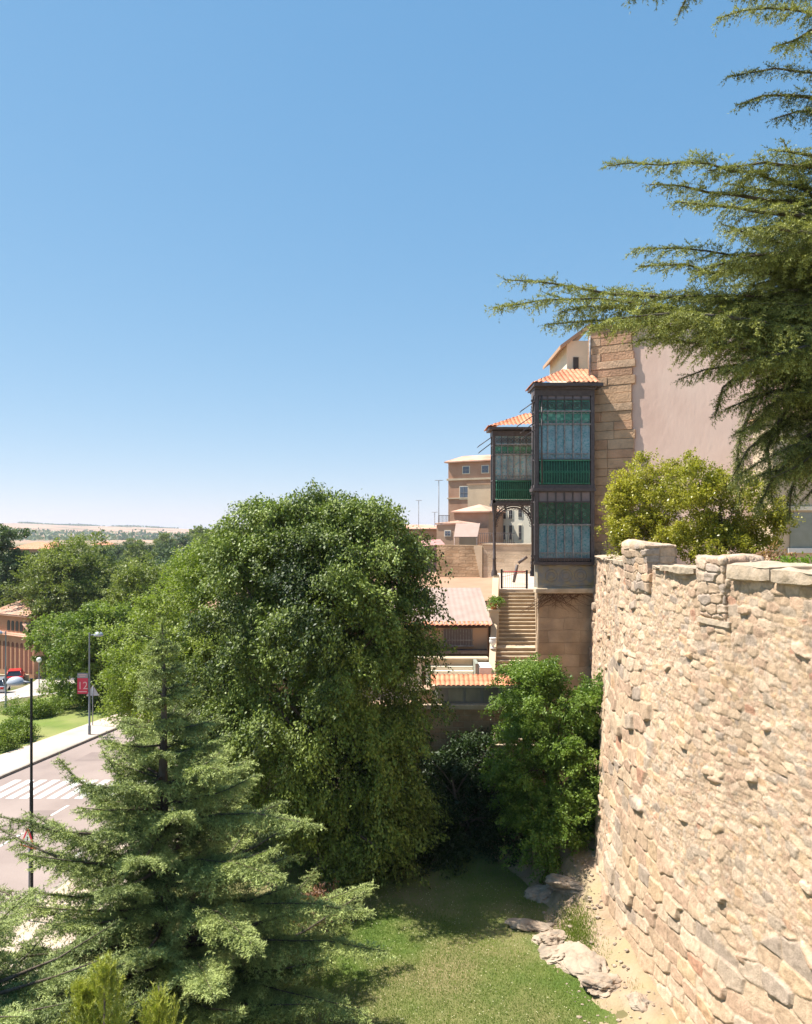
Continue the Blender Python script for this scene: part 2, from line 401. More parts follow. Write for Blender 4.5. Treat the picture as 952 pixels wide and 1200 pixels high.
M_gblue = stainedglass('blue_stained_glass', (0.17, 0.28, 0.31), (0.25, 0.36, 0.39), (0.09, 0.25, 0.27), 17)
M_gpale = stainedglass('pale_stained_glass', (0.30, 0.38, 0.41), (0.40, 0.45, 0.44), (0.17, 0.38, 0.43), 16)
M_ggreen = stainedglass('green_stained_glass', (0.03, 0.15, 0.085), (0.07, 0.25, 0.15), (0.13, 0.34, 0.22), 8)
M_gdark = mat('dark_green_panel', (0.008, 0.045, 0.03), .4, (.02, .09, .055), 6)
M_gmauve = mat('mauve_transom_glass', (0.20, 0.14, 0.14), 0.3, (0.26, 0.19, 0.18), 3, spec=0.6)

# ------------------------------------------------------------------ terrain
def groundz(x, y):
    x = np.asarray(x, dtype=float); y = np.asarray(y, dtype=float)
    z = -4.2*smooth((y-52)/38.0)
    far = smooth((y-1500)/2800.0)
    # ridge, higher to the left
    az = x/np.maximum(y, 1.0)
    ridge = 34+26*smooth((-az-0.26)/0.22)+3*np.sin(az*37+1)+2*np.sin(az*91)
    z = z+far*ridge
    z = z-far*far*smooth((y-5200)/2500.0)*30
    return z
def gz(x, y): return float(groundz(x, y))
def G(u, v):
    """point of the terrain seen at photo pixel u,v"""
    Y = 10.0
    while Y < 3000:
        x = (u-476)/F*Y; z = CAMH-(v-624)/F*Y
        if z <= gz(x, Y): return Vector((x, Y, gz(x, Y)))
        Y += 0.05 if Y < 150 else 1
    return Vector((x, Y, z))

ys = np.concatenate([np.arange(-60, 0, 10), np.arange(0, 130, 4), np.geomspace(130, 9000, 60)])
xs = np.concatenate([-np.geomspace(8000, 80, 40), np.arange(-76, 80, 8), np.geomspace(80, 8000, 30)])
X, Yg = np.meshgrid(xs, ys)
Z = groundz(X, Yg)
V = np.stack([X.ravel(), Yg.ravel(), Z.ravel()], 1)
nx, ny = len(xs), len(ys)
ii = (np.arange(ny-1)[:, None]*nx+np.arange(nx-1)[None, :]).ravel()
Fq = np.stack([ii, ii+1, ii+nx+1, ii+nx], 1)
tag(np_mesh('ground', V, Fq, M_ground, smooth_=True), kind='structure')

def ribbon(name, left, right, dz, m, kind='structure', nsub=24):
    """sheet between two polylines following the terrain"""
    def res(pl, n):
        pl = np.array(pl, float); d = np.concatenate([[0], np.cumsum(np.linalg.norm(np.diff(pl, axis=0), axis=1))])
        t = np.linspace(0, d[-1], n); return np.stack([np.interp(t, d, pl[:, 0]), np.interp(t, d, pl[:, 1])], 1)
    A = res(left, nsub+1); B = res(right, nsub+1); k = 6
    W = np.linspace(0, 1, k+1)
    pts = A[:, None, :]*(1-W)[None, :, None]+B[:, None, :]*W[None, :, None]
    pts = pts.reshape(-1, 2)
    z = groundz(pts[:, 0], pts[:, 1])+dz
    V = np.column_stack([pts, z])
    i = (np.arange(nsub)[:, None]*(k+1)+np.arange(k)[None, :]).ravel()
    Fq = np.stack([i, i+1, i+k+2, i+k+1], 1)
    o = np_mesh(name, V, Fq, m); 
    if kind: o['kind'] = kind
    return o

# road, kerbs, pavement
KL = [(-25.2, 14), (-19.8, 40), (-17.8, 49.4), (-14.5, 62), (-9, 78)]       # left kerb line
KR = [(-13.8, 14), (-11.3, 30), (-8.6, 46), (-6.0, 60), (-1, 76)]
ribbon('road', KL, KR, 0.006, M_asphalt)
def shift(pl, d): return [(x+d, y) for x, y in pl]
def kerb(name, pl, w, h):
    mb = MB(); n = 40
    pa = np.array(pl); t = np.linspace(pa[0, 1], pa[-1, 1], n); xx = np.interp(t, pa[:, 1], pa[:, 0])
    vs = []; fs = []
    for i in range(n):
        z = gz(xx[i], t[i])
        vs += [(xx[i]-w/2, t[i], z-0.1), (xx[i]-w/2, t[i], z+h), (xx[i]+w/2, t[i], z+h), (xx[i]+w/2, t[i], z-0.1)]
    for i in range(n-1):
        for k in range(3):
            fs.append((i*4+k, i*4+k+1, i*4+k+5, i*4+k+4))
    mb.add(vs, fs); o = mb.build(name, M_kerb); o['kind'] = 'structure'; return o
kerb('kerb', KL, 0.16, 0.13); kerb('kerb', KR, 0.16, 0.13)
PL = [(-28.6, 14), (-22.7, 40), (-19.9, 50.5), (-17.3, 60), (-11.6, 78)]
ribbon('pavement', PL, shift(KL, -0.08), 0.12, M_pave)
ribbon('pavement', shift(KR, 0.08), shift(KR, 2.6), 0.12, M_pave)
# bright lawn strip to the left of the pavement and behind
LS = [(-40, 14), (-31, 44), (-27.3, 55), (-29.0, 66), (-33, 80)]
ribbon('lawn', LS, PL, 0.02, M_lawn2)
# the side street with parked cars
S2L = [(-60, 40), (-40, 56), (-37.0, 72), (-41, 92)]
S2R = [(-46, 36), (-29.2, 53), (-30.6, 66), (-34.8, 92)]
ribbon('side_street', S2L, S2R, 0.03, mat('pale_paving', (0.50, 0.43, 0.37), 0.9, (0.44, 0.37, 0.32), 1.0))  # pale greyish beige paving
# crossing
mb = MB()
for k in range(15):
    x = -19.3+k*0.62
    if x > -10.6: break
    vs = []
    for (dx, y) in ((0, 36.9), (0.36, 36.9), (0.36-0.0, 39.7), (0, 39.7)):
        xx = x+dx-(y-36.9)*(-0.12)
        vs.append((xx, y, 0.012))
    mb.add(vs, [(0, 1, 2, 3)])
o = mb.build('crossing_stripes', M_paint, fixn=False); o['kind'] = 'structure'
mb = MB()
for (x0, y0, x1, y1, w) in ((-15.1, 34.7, -14.9, 36, .13), (-15.6, 31.2, -15.35, 32.7, .13), (-15.85, 28, -15.6, 29.5, .13), (-12.35, 29.5, -11.95, 34.8, .12),
                            (-14.55, 41.5, -14.3, 43, .13), (-14.0, 45, -13.7, 46.5, .13), (-20.0, 36.3, -11.5, 36.3, .0), (-13.4, 48.5, -13.1, 50, .13)):
    if w: mb.add([(x0, y0, .013), (x0+w, y0, .013), (x1+w, y1, .013), (x1, y1, .013)], [(0, 1, 2, 3)])
o = mb.build('lane_markings', M_paint, fixn=False); o['kind'] = 'structure'

mb = MB()
for (x_, y_, w_, l_2) in ((-16.5, 33, 1.3, 2.4), (-13.6, 38.5, .9, 3.4), (-17.4, 43, 1.6, 1.8), (-12.9, 30.2, 1.5, 1.1)):
    mb.add([(x_, y_, .010), (x_+w_, y_+.1, .010), (x_+w_+.25, y_+l_2, .010), (x_+.25, y_+l_2-.1, .010)], [(0, 1, 2, 3)])
o = mb.build('road_patches', mat('older_asphalt', (.23, .175, .155), .9, (.26, .20, .175), 1.2), fixn=False); o['kind'] = 'structure'
mb = MB(); mb.tube([(-14.6, 33.6, 0.0), (-14.6, 33.6, .016)], .33, 20); o = mb.build('manhole_cover', mat('cast_iron', (.12, .11, .10), .7)); tag(o, 'round iron manhole cover in the road near the crossing', 'manhole cover')
# park lawn near the wall (sheet 4 mm above the ground)
lx = np.linspace(-8.6, 5.2, 40); ly = np.linspace(10, 36, 60)
LX, LY = np.meshgrid(lx, ly)
V = np.stack([LX.ravel(), LY.ravel(), np.full(LX.size, 0.006)], 1)
i = (np.arange(59)[:, None]*40+np.arange(39)[None, :]).ravel()
tag(np_mesh('lawn', V, np.stack([i, i+1, i+41, i+40], 1), M_lawn), kind='structure')

# ------------------------------------------------------------------ foliage generators
def unit(a): return a/np.maximum(np.linalg.norm(a, axis=-1, keepdims=True), 1e-9)

def leaves(C, D, Nr, Ls, Ws):
    """diamond leaves: centre C, direction D, normal Nr"""
    D = unit(D); S = unit(np.cross(D, Nr)); 
    n = len(C); V = np.empty((n, 4, 3), np.float32)
    V[:, 0] = C-D*Ls[:, None]*0.5
    V[:, 1] = C+S*Ws[:, None]*0.5-D*Ls[:, None]*0.05
    V[:, 2] = C+D*Ls[:, None]*0.5
    V[:, 3] = C-S*Ws[:, None]*0.5-D*Ls[:, None]*0.05
    Fq = np.arange(n*4, dtype=np.int32).reshape(n, 4)
    return V.reshape(-1, 3), Fq

def crown(lobes, ns, nl, seed, leaf=0.10, spray=0.8, droop=0.35, scatter=0.16, rough=0.2, gap=0.35, gapf=0.9, fill=0.25, clumpf=0.8, zmin=None, inner=0.55, aspect=0.55, per=9, cl_size=.62):
    """leaf sprays on and inside the lobes; returns V,F,rnd and the spray roots"""
    r = np.random.RandomState(seed); lobes = np.array(lobes, float)
    area = (lobes[:, 3]*lobes[:, 4]+lobes[:, 3]*lobes[:, 5]+lobes[:, 4]*lobes[:, 5])
    over = int(ns*2.6)
    li = r.choice(len(lobes), over, p=area/area.sum())
    d = unit(r.normal(size=(over, 3)))
    rad = np.where(r.rand(over) < fill, inner+(1-inner)*r.rand(over), 0.86+0.16*r.rand(over))
    base = lobes[li, :3]+d*lobes[li, 3:6]*rad[:, None]
    nz = n3(base, 1.7, seed+1)
    base = base+d*lobes[li, 3:6]*(nz*rough)[:, None]
    # reject deep inside other lobes
    q = np.ones(over, bool)
    for L_ in lobes:
        dd = np.linalg.norm((base-L_[:3])/L_[3:6], axis=1)
        q &= dd > inner
    q &= n3(base, gapf*2.2, seed+5) > -1+gap*1.1-(r.rand(over)*0.35)
    if zmin is not None: q &= base[:, 2] > zmin
    base = base[q]; d = d[q]
    ncl = max(12, int(ns/per)); cb = base[:ncl]; cdir = d[:ncl]; ncl = len(cb)
    ci = r.randint(0, ncl, ns); cs = spray*cl_size
    offs = r.normal(size=(ns, 3))*np.array([cs, cs, cs*.42])
    base = cb[ci]+offs; base[:, 2] -= 0.35*(offs[:, 0]**2+offs[:, 1]**2)/max(cs, .01)*.5
    d = unit(cdir[ci]+0.5*offs/max(cs, .01)*np.array([1, 1, .3])); n = len(base)
    sd = unit(d*0.8+r.normal(size=(n, 3))*0.45+np.array([0, 0, 0.25-droop*1.6]))
    sl = spray*(0.6+0.8*r.rand(n))
    t = r.rand(n, nl)
    along = (t-0.3)*sl[:, None]
    C = base[:, None, :]+sd[:, None, :]*along[..., None]+r.normal(size=(n, nl, 3))*scatter*(0.6+0.6*(1-t))[..., None]
    C[..., 2] -= droop*0.5*(t**2)*sl[:, None]
    D = sd[:, None, :]+r.normal(size=(n, nl, 3))*0.7; D[..., 2] -= droop
    Nr = r.normal(size=(n, nl, 3))*0.6+np.array([-.2, 0, 0.85])+d[:, None, :]*0.3
    ls = leaf*(0.65+0.7*r.rand(n, nl))
    cl = 0.5+0.30*n3(base, clumpf, seed+9)+(r.rand(ncl)[ci]-.5)*.35+np.clip(offs[:, 2]/max(cs*.42, .01), -2, 2)*.10  # paler toward clump tops: young leaves, plus light and shade put into colour
    rnd = np.clip(cl[:, None]+r.normal(size=(n, nl))*0.22, 0, 1)
    V, Fq = leaves(C.reshape(-1, 3), D.reshape(-1, 3), Nr.reshape(-1, 3), ls.ravel(), (ls*aspect).ravel())
    return V, Fq, rnd.ravel(), base

def limbs(base_pt, trunk_top, r0, roots, seed, n=26, m=None, name='trunk', parent=None, lobes=None):
    rr = random.Random(seed); mb = MB()
    b = Vector(base_pt); t = Vector(trunk_top)
    pts = [b+Vector((0, 0, -0.3)), b+Vector((0, 0, 0.15)), b.lerp(t, .35)+Vector((rr.uniform(-.1, .1), rr.uniform(-.1, .1), 0)), b.lerp(t, .7)+Vector((rr.uniform(-.15, .15), rr.uniform(-.15, .15), 0)), t]
    mb.tube(pts, [r0*1.35, r0*1.05, r0*.85, r0*.6, r0*.18], 10)
    idx = np.linspace(0, len(roots)-1, n).astype(int) if len(roots) else []
    for k in idx:
        e = Vector(roots[k]); f = rr.uniform(0.22, 0.8)
        s = b.lerp(t, f)
        if e.z < s.z: s = b.lerp(t, max(0.12, f*0.5))
        mid = s.lerp(e, .5)+Vector((rr.uniform(-.3, .3), rr.uniform(-.3, .3), rr.uniform(.0, .5)))
        rad = r0*0.38*(1-f*.5)
        mb.tube([s, s.lerp(mid, .5)+Vector((0, 0, .12)), mid, e.lerp(mid, .4), e], [rad, rad*.8, rad*.6, rad*.35, rad*.12], 6)
    return mb.build(name, m or M_bark, parent, fixn=False)

def tree(name, loc, lobes, ns, nl, seed, mtl, label, cat='tree', group=None, trunk_r=0.22, top=None, nlimb=26, **kw):
    """lobes in world coordinates"""
    root = empty(name, loc, 0, label, cat, group)
    off = np.array(loc, float)
    lb = np.array(lobes, float).copy(); lb[:, :3] -= off
    V, Fq, R, roots = crown(lb, ns, nl, seed, **kw)
    np_mesh('crown', V, Fq, mtl, root, attr=R)
    tt = top or (lb[:, 0].mean(), lb[:, 1].mean(), (lb[:, 2]+lb[:, 5]*0.5).max()*.74)
    limbs((0, 0, 0), tt, trunk_r, roots, seed, nlimb, parent=root)
    return root

# needles ------------------------------------------------------------
def needle_cloud(A, B, rnd, dens, L, W, r, spread=0.8):
    ln = np.linalg.norm(B-A, axis=1); cnt = np.maximum(1, (ln*dens+r.rand(len(ln))).astype(int))
    idx = np.repeat(np.arange(len(A)), cnt); n = len(idx)
    t = r.rand(n); C = A[idx]+(B-A)[idx]*t[:, None]
    T = unit((B-A)[idx]); q = r.normal(size=(n, 3)); q -= T*(q*T).sum(1, keepdims=True); q = unit(q)
    D = unit(T*0.75+q*spread+np.array([0, 0, 0.12])); S = unit(np.cross(D, r.normal(size=(n, 3))*.55+np.array([-.35, 0, 1.0])))
    l = L*(0.7+0.6*r.rand(n)); w = W*(0.8+0.4*r.rand(n))
    V = np.empty((n, 3, 3), np.float32)
    V[:, 0] = C-S*w[:, None]*0.5; V[:, 1] = C+S*w[:, None]*0.5; V[:, 2] = C+D*l[:, None]
    R = np.clip(rnd[idx]+r.normal(size=n)*0.15, 0, 1)
    return V.reshape(-1, 3), np.arange(n*3, dtype=np.int32).reshape(n, 3), R

def frond(path, r, maxtw=0.9, step=0.09, sub=0.07, subl=0.16, droop=0.15, start=0.15, tone=0.5, lift=0.0, tilt=0.12):
    """path (k,3) polyline of the branch; returns twig segments A,B,rnd"""
    path = np.array(path, float)
    d = np.concatenate([[0], np.cumsum(np.linalg.norm(np.diff(path, axis=0), axis=1))]); Ltot = d[-1]
    s = np.arange(Ltot*start, Ltot, step); n = len(s)
    if n < 2: return np.zeros((0, 3)), np.zeros((0, 3)), np.zeros(0)
    p = np.stack([np.interp(s, d, path[:, k]) for k in range(3)], 1)
    p2 = np.stack([np.interp(np.minimum(s+0.05, Ltot), d, path[:, k]) for k in range(3)], 1)
    p1 = np.stack([np.interp(s-0.05, d, path[:, k]) for k in range(3)], 1)
    T = unit(p2-p1)
    side = unit(np.cross(T, np.array([0, 0, 1.0])))
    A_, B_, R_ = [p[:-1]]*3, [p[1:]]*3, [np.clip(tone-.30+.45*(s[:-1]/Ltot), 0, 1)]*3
    for sg in (-1, 1):
        f = s/Ltot
        ln = maxtw*np.clip((1-f)*1.15+0.12, 0, 1)*np.clip(f*2.2+0.3, 0, 1)*(0.55+0.6*r.rand(n))
        ang = 0.75+0.35*r.rand(n)
        dr = unit(T*np.cos(ang)[:, None]+side*sg*np.sin(ang)[:, None]+r.normal(size=(n, 3))*0.12+np.array([0, 0, 1.0])*(r.normal(size=(n, 1))*tilt+lift))
        # twig as 3 pieces with droop
        k = 4
        tt = np.linspace(0, 1, k+1)
        tp = p[:, None, :]+dr[:, None, :]*(ln[:, None]*tt[None, :])[..., None]
        tp[..., 2] -= droop*(ln[:, None]*tt[None, :]**2)*1.2
        tone_i = np.clip(tone+r.normal(size=n)*0.12, 0, 1)
        for j in range(k):
            A_.append(tp[:, j]); B_.append(tp[:, j+1]); R_.append(np.clip(tone_i-.28+.16*j, 0, 1))
        # sub twigs
        m = max(2, int(maxtw*0.75/sub))
        tj = (np.arange(m)+0.6)/m
        tw = unit(tp[:, -1]-tp[:, 0]); ts = unit(np.cross(tw, np.array([0, 0, 1.0])))
        for j in range(m):
            t = tj[j]
            q = p+dr*(ln*t)[:, None]; q[:, 2] -= droop*ln*t*t*1.2
            for s2 in (-1, 1):
                ok = (r.rand(n) < np.clip(ln/maxtw*1.3, .15, 1))
                sl = subl*(0.6+0.8*r.rand(n))*(1.15-0.7*t)
                e = q+unit(tw*0.9+ts*s2*0.75+r.normal(size=(n, 3))*0.22)*sl[:, None]
                e[:, 2] -= droop*0.3*sl
                A_.append(q[ok]); B_.append(e[ok]); R_.append(np.clip(tone_i[ok]-.22+.55*t, 0, 1))  # paler new growth at tips; interior shade also put into the inner needle colour
    return np.concatenate(A_), np.concatenate(B_), np.concatenate(R_)

def bent(p0, p1, sag, n=7, jit=0.0, r=None):
    p0 = np.array(p0, float); p1 = np.array(p1, float); t = np.linspace(0, 1, n)
    q = p0+(p1-p0)*t[:, None]; q[:, 2] += sag*4*t*(1-t)
    if r is not None and jit: q[1:-1] += r.normal(size=(n-2, 3))*jit
    return q

def conifer(name, loc, H, prof, seed, mtl, label, dens=55, nL=0.06, nW=0.011, nbr=120, lift=0.25, maxtw=0.8, step=0.1, sub=0.075, z0=0.6, trunk_r=0.2, extra=(), group=None, sag=-0.05, subl=.16, droop=.22, tier=.62):
    """prof: list of (z, radius) with z from the base"""
    r = np.random.RandomState(seed); root = empty(name, loc, 0, label, 'tree', group)
    pz = np.array([p[0] for p in prof]); pr = np.array([p[1] for p in prof])
    As, Bs, Rs = [], [], []; mb = MB()
    mb.tube([(0, 0, -.3), (0, 0, H*.5), (0.05, 0, H*.85), (0, 0, H)], [trunk_r*1.2, trunk_r*.7, trunk_r*.25, 0.015], 10)
    zs = z0+(H-0.15-z0)*(1-(1-np.linspace(0, 1, nbr))**1.15)
    for k, z in enumerate(zs):
        z = z0+round((z-z0)/tier)*tier+r.normal()*.09; z = min(max(z, z0), H-.2)
        az = k*2.39996+r.uniform(-.3, .3)
        rad = np.interp(z, pz, pr)*(0.50+0.68*r.rand()**.8)
        up = lift*rad*(0.5+0.9*r.rand())
        tip = (math.cos(az)*rad, math.sin(az)*rad, z+up)
        path = bent((0, 0, z-0.1*rad), tip, sag*rad, 7, 0.03, r)
        mt = maxtw*min(1, 0.25+rad/2.6)
        a, b, c = frond(path, r, mt, step, sub, subl, droop, 0.12, tone=0.45+0.25*r.randn()*0.6)
        As.append(a); Bs.append(b); Rs.append(c)
        mb.tube([tuple(q) for q in path[::2]], [0.012+0.014*rad, 0.01+0.009*rad, 0.008+.004*rad, 0.005], 5)
    for (p0, p1, sg, mt) in extra:
        path = bent(np.array(p0)-np.array(loc), np.array(p1)-np.array(loc), sg, 8, 0.03, r)
        a, b, c = frond(path, r, mt*1.3, step*.7, sub, subl, droop, 0.05, tone=0.6, tilt=.25); As.append(a); Bs.append(b); Rs.append(c)
        mb.tube([tuple(q) for q in path], [0.035*(1-i/8.5) for i in range(8)], 5)
    # leader
    a, b, c = frond([(0, 0, H-1.1), (0, 0, H+.15)], r, 0.28, 0.05, 0.06, 0.1, -0.3, 0.0, 0.6); As.append(a); Bs.append(b); Rs.append(c)
    A = np.concatenate(As); B = np.concatenate(Bs); R = np.concatenate(Rs)
    V, Fq, R2 = needle_cloud(A, B, R, dens, nL, nW, r)
    np_mesh('crown', V, Fq, mtl, root, attr=R2)
    mb.build('trunk', M_bark, root, fixn=False)
    return root

# ================================================================== CITY WALL
WY = np.array([4, 8, 14, 17, 20, 24, 28, 31, 34, 37.2]); WX = np.array([13.5, 11.2, 8.8, 7.9, 7.3, 6.93, 7.0, 7.55, 8.1, 8.55])
BY = np.array([4, 20, 22, 24.5, 28, 31, 37]); BB = np.array([.75, .75, .85, .95, .65, .35, .25])
def smooth_interp(y, ky, kx):
    y = np.asarray(y, float)
    # average of shifted linear interpolations gives rounded corners
    return sum(np.interp(y+d, ky, kx) for d in (-1.5, -1, -.5, 0, .5, 1, 1.5))/7
def wallx(y, z, top=11.15):
    return smooth_interp(y, WY, WX)-smooth_interp(y, BY, BB)*np.clip((top-z)/11.0, 0, 1.05)**1.25

def stone_pattern(S, H, cw, ch, seed, jit=0.38, p=3.0):
    r = np.random.RandomState(seed); NN = 512
    RX = r.rand(NN, NN); RY = r.rand(NN, NN); RV = r.rand(NN, NN, 6)
    b = H/ch; row = np.floor(b).astype(int)
    a = S/cw
    F1 = np.full(S.shape, 9.0); F2 = np.full(S.shape, 9.0)
    ID = np.zeros(S.shape+(2,), int); DX = np.zeros(S.shape); DY = np.zeros(S.shape)
    for dr in (-1, 0, 1):
        rr = row+dr; off = (rr*0.37) % 1.0+0.25*np.sin(rr*2.1)
        aa = a+off; col = np.floor(aa).astype(int)
        for dc in (-1, 0, 1):
            cc = col+dc; i, j = rr % NN, cc % NN
            px = cc+0.5+(RX[i, j]-.5)*2*jit; py = rr+0.5+(RY[i, j]-.5)*2*jit*0.7
            dx = aa-px; dy = b-py
            wgt = 0.85+0.3*RV[i, j, 5]
            d = ((np.abs(dx)**p+np.abs(dy)**p)**(1/p))*wgt
            m1 = d < F1
            F2 = np.where(m1, F1, np.minimum(F2, d))
            DX = np.where(m1, dx, DX); DY = np.where(m1, dy, DY)
            ID[..., 0] = np.where(m1, i, ID[..., 0]); ID[..., 1] = np.where(m1, j, ID[..., 1])
            F1 = np.where(m1, d, F1)
    return F1, F2, DX, DY, RV[ID[..., 0], ID[..., 1]]

def stone_colors(rv, edge, mort=(0.47, 0.355, 0.255), grey=0.12):
    pal = np.array([(0.52, 0.42, 0.30), (0.47, 0.37, 0.26), (0.56, 0.46, 0.345), (0.50, 0.38, 0.275), (0.45, 0.385, 0.30), (0.54, 0.42, 0.28), (0.49, 0.37, 0.27), (0.40, 0.345, 0.28), (0.48, 0.30, 0.21), (0.58, 0.42, 0.27)])*np.array([1.15, 1.04, 1.01])
    w = np.array([.18, .16, .17, .14, .1, .1, .08, grey*0.35, 0.015, 0.03]); w /= w.sum(); cw = np.cumsum(w)
    k = np.searchsorted(cw, rv[..., 0]).clip(0, len(pal)-1)
    c = pal[k]*(0.88+0.22*rv[..., 1])[..., None]
    return c*edge[..., None]+np.array(mort)*(1-edge[..., None])

wall = empty('city_wall', (7.0, 24.0, 0.0), 0, 'old curved city wall of sunlit cream rubble stone with low merlons, at the right', 'wall')
WOFF = np.array([7.0, 24.0, 0.0])
def wall_face():
    ds = 0.028
    yv = np.arange(11.5, 37.2, ds); zv = np.arange(-0.4, 11.0, 0.028)
    YY, ZZ = np.meshgrid(yv, zv)
    S, H = YY, ZZ
    pts = np.stack([YY.ravel(), ZZ.ravel(), np.zeros(YY.size)], 1)
    wob = n3(pts, 0.9, 3).reshape(YY.shape)*0.16; wob2 = n3(pts, 2.3, 4).reshape(YY.shape)*0.05
    Hw = H+wob+wob2; Sw = S+0.6*wob2
    f1, f2, dx, dy, rv = stone_pattern(Sw, Hw, 0.38, 0.20, 11, 0.36, 3.4)
    g1, g2, ex, ey, rw = stone_pattern(Sw, Hw, 0.78, 0.42, 23, 0.30, 4.0)
    h1, h2, hx, hy, rh = stone_pattern(Sw, Hw, 0.15, 0.11, 31, 0.45, 2.2)
    # zones: coursed blocks low, rubble high, some patches of big blocks
    zone = smooth((4.3-H+2.2*n3(pts, 0.35, 8).reshape(YY.shape))/0.25)
    patch = smooth((n3(pts, 0.55, 15).reshape(YY.shape)-0.62)/0.05); zone = np.maximum(zone, patch)
    e1 = smooth((f2-f1)/0.13); e2 = smooth((g2-g1)/0.10); e3 = smooth((h2-h1)/0.3)
    small = smooth((n3(pts, 0.8, 19).reshape(YY.shape)-0.25)/0.1)
    # stones of small fill where rubble stone is "missing"
    fillm = np.maximum(small*(rv[..., 4] < .7), (rv[..., 4] < 0.22))*1.0
    d1 = e1*(0.014+0.026*rv[..., 2]**1.5+0.07*(rv[..., 3] > 0.94))+e1*((rv[..., 1]-.5)*dx*0.05+(rv[..., 0]-.5)*dy*0.06)
    d3 = e3*(0.008+0.016*rh[..., 2])
    d1 = d1*(1-fillm)+d3*fillm
    d2 = e2*(0.015+0.05*rw[..., 2]+0.09*(rw[..., 3] > 0.93))+e2*((rw[..., 1]-.5)*ex*0.07+(rw[..., 0]-.5)*ey*0.07)
    d = (d1*(1-zone)+d2*zone)*1.0
    ero = n3(pts, 0.7, 41).reshape(YY.shape)*0.05+n3(pts, 3.1, 44).reshape(YY.shape)*0.010+n3(pts, 7, 42).reshape(YY.shape)*0.011+n3(pts, 19, 43).reshape(YY.shape)*0.006
    hole = smooth((n3(pts, 2.2, 51).reshape(YY.shape)-1.0)/0.05)*0.08
    d = d+ero
    c1 = stone_colors(rv, e1*.7+.3); c3 = stone_colors(rh, e3*.6+.4); c1 = c1*(1-fillm[..., None])+c3*fillm[..., None]
    c2 = stone_colors(rw, e2*.85+.15, grey=0.35)
    col = c1*(1-zone[..., None])+c2*zone[..., None]
    band = smooth((H-9.2)/1.5)[..., None]*smooth((n3(pts, 1.1, 61).reshape(YY.shape)-0.1)/0.6)[..., None]
    col = col*(1-band*0.25)+np.array((.33, .29, .23))*band*0.25
    st_ = smooth((n3(np.stack([YY.ravel()*2.2, ZZ.ravel()*.35, 0*ZZ.ravel()], 1), 1.0, 66).reshape(YY.shape)-.2)/.6)[..., None]
    col = col*(1-.13*st_)*np.array([1.0, .985, .955])
    XX = wallx(YY, ZZ)
    # outward normal in plan
    sl = (wallx(YY+.1, ZZ)-wallx(YY-.1, ZZ))/.2
    nn = np.sqrt(1+sl**2); nxw = -1/nn; nyw = sl/nn
    # parapet zone slightly recessed between merlons
    V = np.stack([XX+nxw*d, YY+nyw*d, ZZ], -1).reshape(-1, 3)-WOFF
    a, b = YY.shape
    i = (np.arange(a-1)[:, None]*b+np.arange(b-1)[None, :]).ravel()
    Fq = np.stack([i, i+1, i+b+1, i+b], 1)
    C4 = np.concatenate([col.reshape(-1, 3), np.ones((a*b, 1))], 1)
    np_mesh('stone_face', V, Fq, M_wall, wall, cattr=C4, smooth_=True)
wall_face()
# wall body behind the face
mb = MB()
yy = np.arange(4, 37.2, 0.5); n = len(yy)
vs = []; fs = []
for y in yy:
    xt = float(wallx(y, 10.9))
    vs += [(xt+0.10-7, y-24, 10.95), (xt+0.85-7, y-24, 10.95), (xt+0.85-7, y-24, -0.3), (float(wallx(y, 0))+.35-7, y-24, -.3)]
for i in range(n-1):
    for k in range(4):
        fs.append((i*4+k, i*4+(k+1) % 4, (i+1)*4+(k+1) % 4, (i+1)*4+k))
fs += [(0, 1, 2, 3), tuple((n-1)*4+k for k in (3, 2, 1, 0))]
mb.add(vs, fs); mb.build('wall_core', M_greystone, wall)

def rough_block(verts8, n, amp, seed, name, m, parent, off=(0, 0, 0), freq=2.5, courses=0, rnd=0.0, stones=False):
    """hexahedron from 8 corners (bottom 4, top 4), subdivided, displaced with noise"""
    bm = bmesh.new(); v = [bm.verts.new(Vector(p)) for p in verts8]
    for f in ((0, 3, 2, 1), (4, 5, 6, 7), (0, 1, 5, 4), (1, 2, 6, 5), (2, 3, 7, 6), (3, 0, 4, 7)): bm.faces.new([v[i] for i in f])
    for _ in range(n): bmesh.ops.subdivide_edges(bm, edges=bm.edges[:], cuts=1, use_grid_fill=True, smooth=rnd if _ < 2 else 0)
    bmesh.ops.recalc_face_normals(bm, faces=bm.faces); bm.normal_update()
    P_ = np.array([x.co[:] for x in bm.verts]); N_ = np.array([x.normal[:] for x in bm.verts])
    w = n3(P_, freq, seed)*amp+n3(P_, freq*3.1, seed+1)*amp*.4+n3(P_, freq*8, seed+2)*amp*.15
    if courses:
        ph = (P_[:, 2] % courses)/courses; w -= np.exp(-((ph-.5)/0.06)**2)*0.035
        rr = np.random.RandomState(seed).rand(64); w += (rr[(np.floor(P_[:, 2]/courses+.5).astype(int)) % 64]-.5)*0.06
    if stones:
        wb = n3(P_, 2.3, 4)*.05
        f1, f2, dx, dy, rv = stone_pattern(P_[:, 1]+P_[:, 0]+wb, P_[:, 2]+wb*1.3, 0.42, 0.24, 37+seed, 0.36, 3.2)
        e1 = smooth((f2-f1)/.13); w += e1*(.02+.04*rv[..., 2]); cc = stone_colors(rv, e1*.8+.2, grey=.8)
    P2 = P_+N_*w[:, None]-np.array(off)
    for x, p in zip(bm.verts, P2): x.co = p
    for f in bm.faces: f.smooth = True
    me = bpy.data.meshes.new(name); bm.to_mesh(me); bm.free(); me.materials.append(m)
    if stones:
        a_ = me.attributes.new('stonecol', 'FLOAT_COLOR', 'POINT'); a_.data.foreach_set('color', np.concatenate([cc, np.ones((len(cc), 1))], 1).astype(np.float32).ravel())
    o = bpy.data.objects.new(name, me); COL.objects.link(o); o.parent = parent; return o

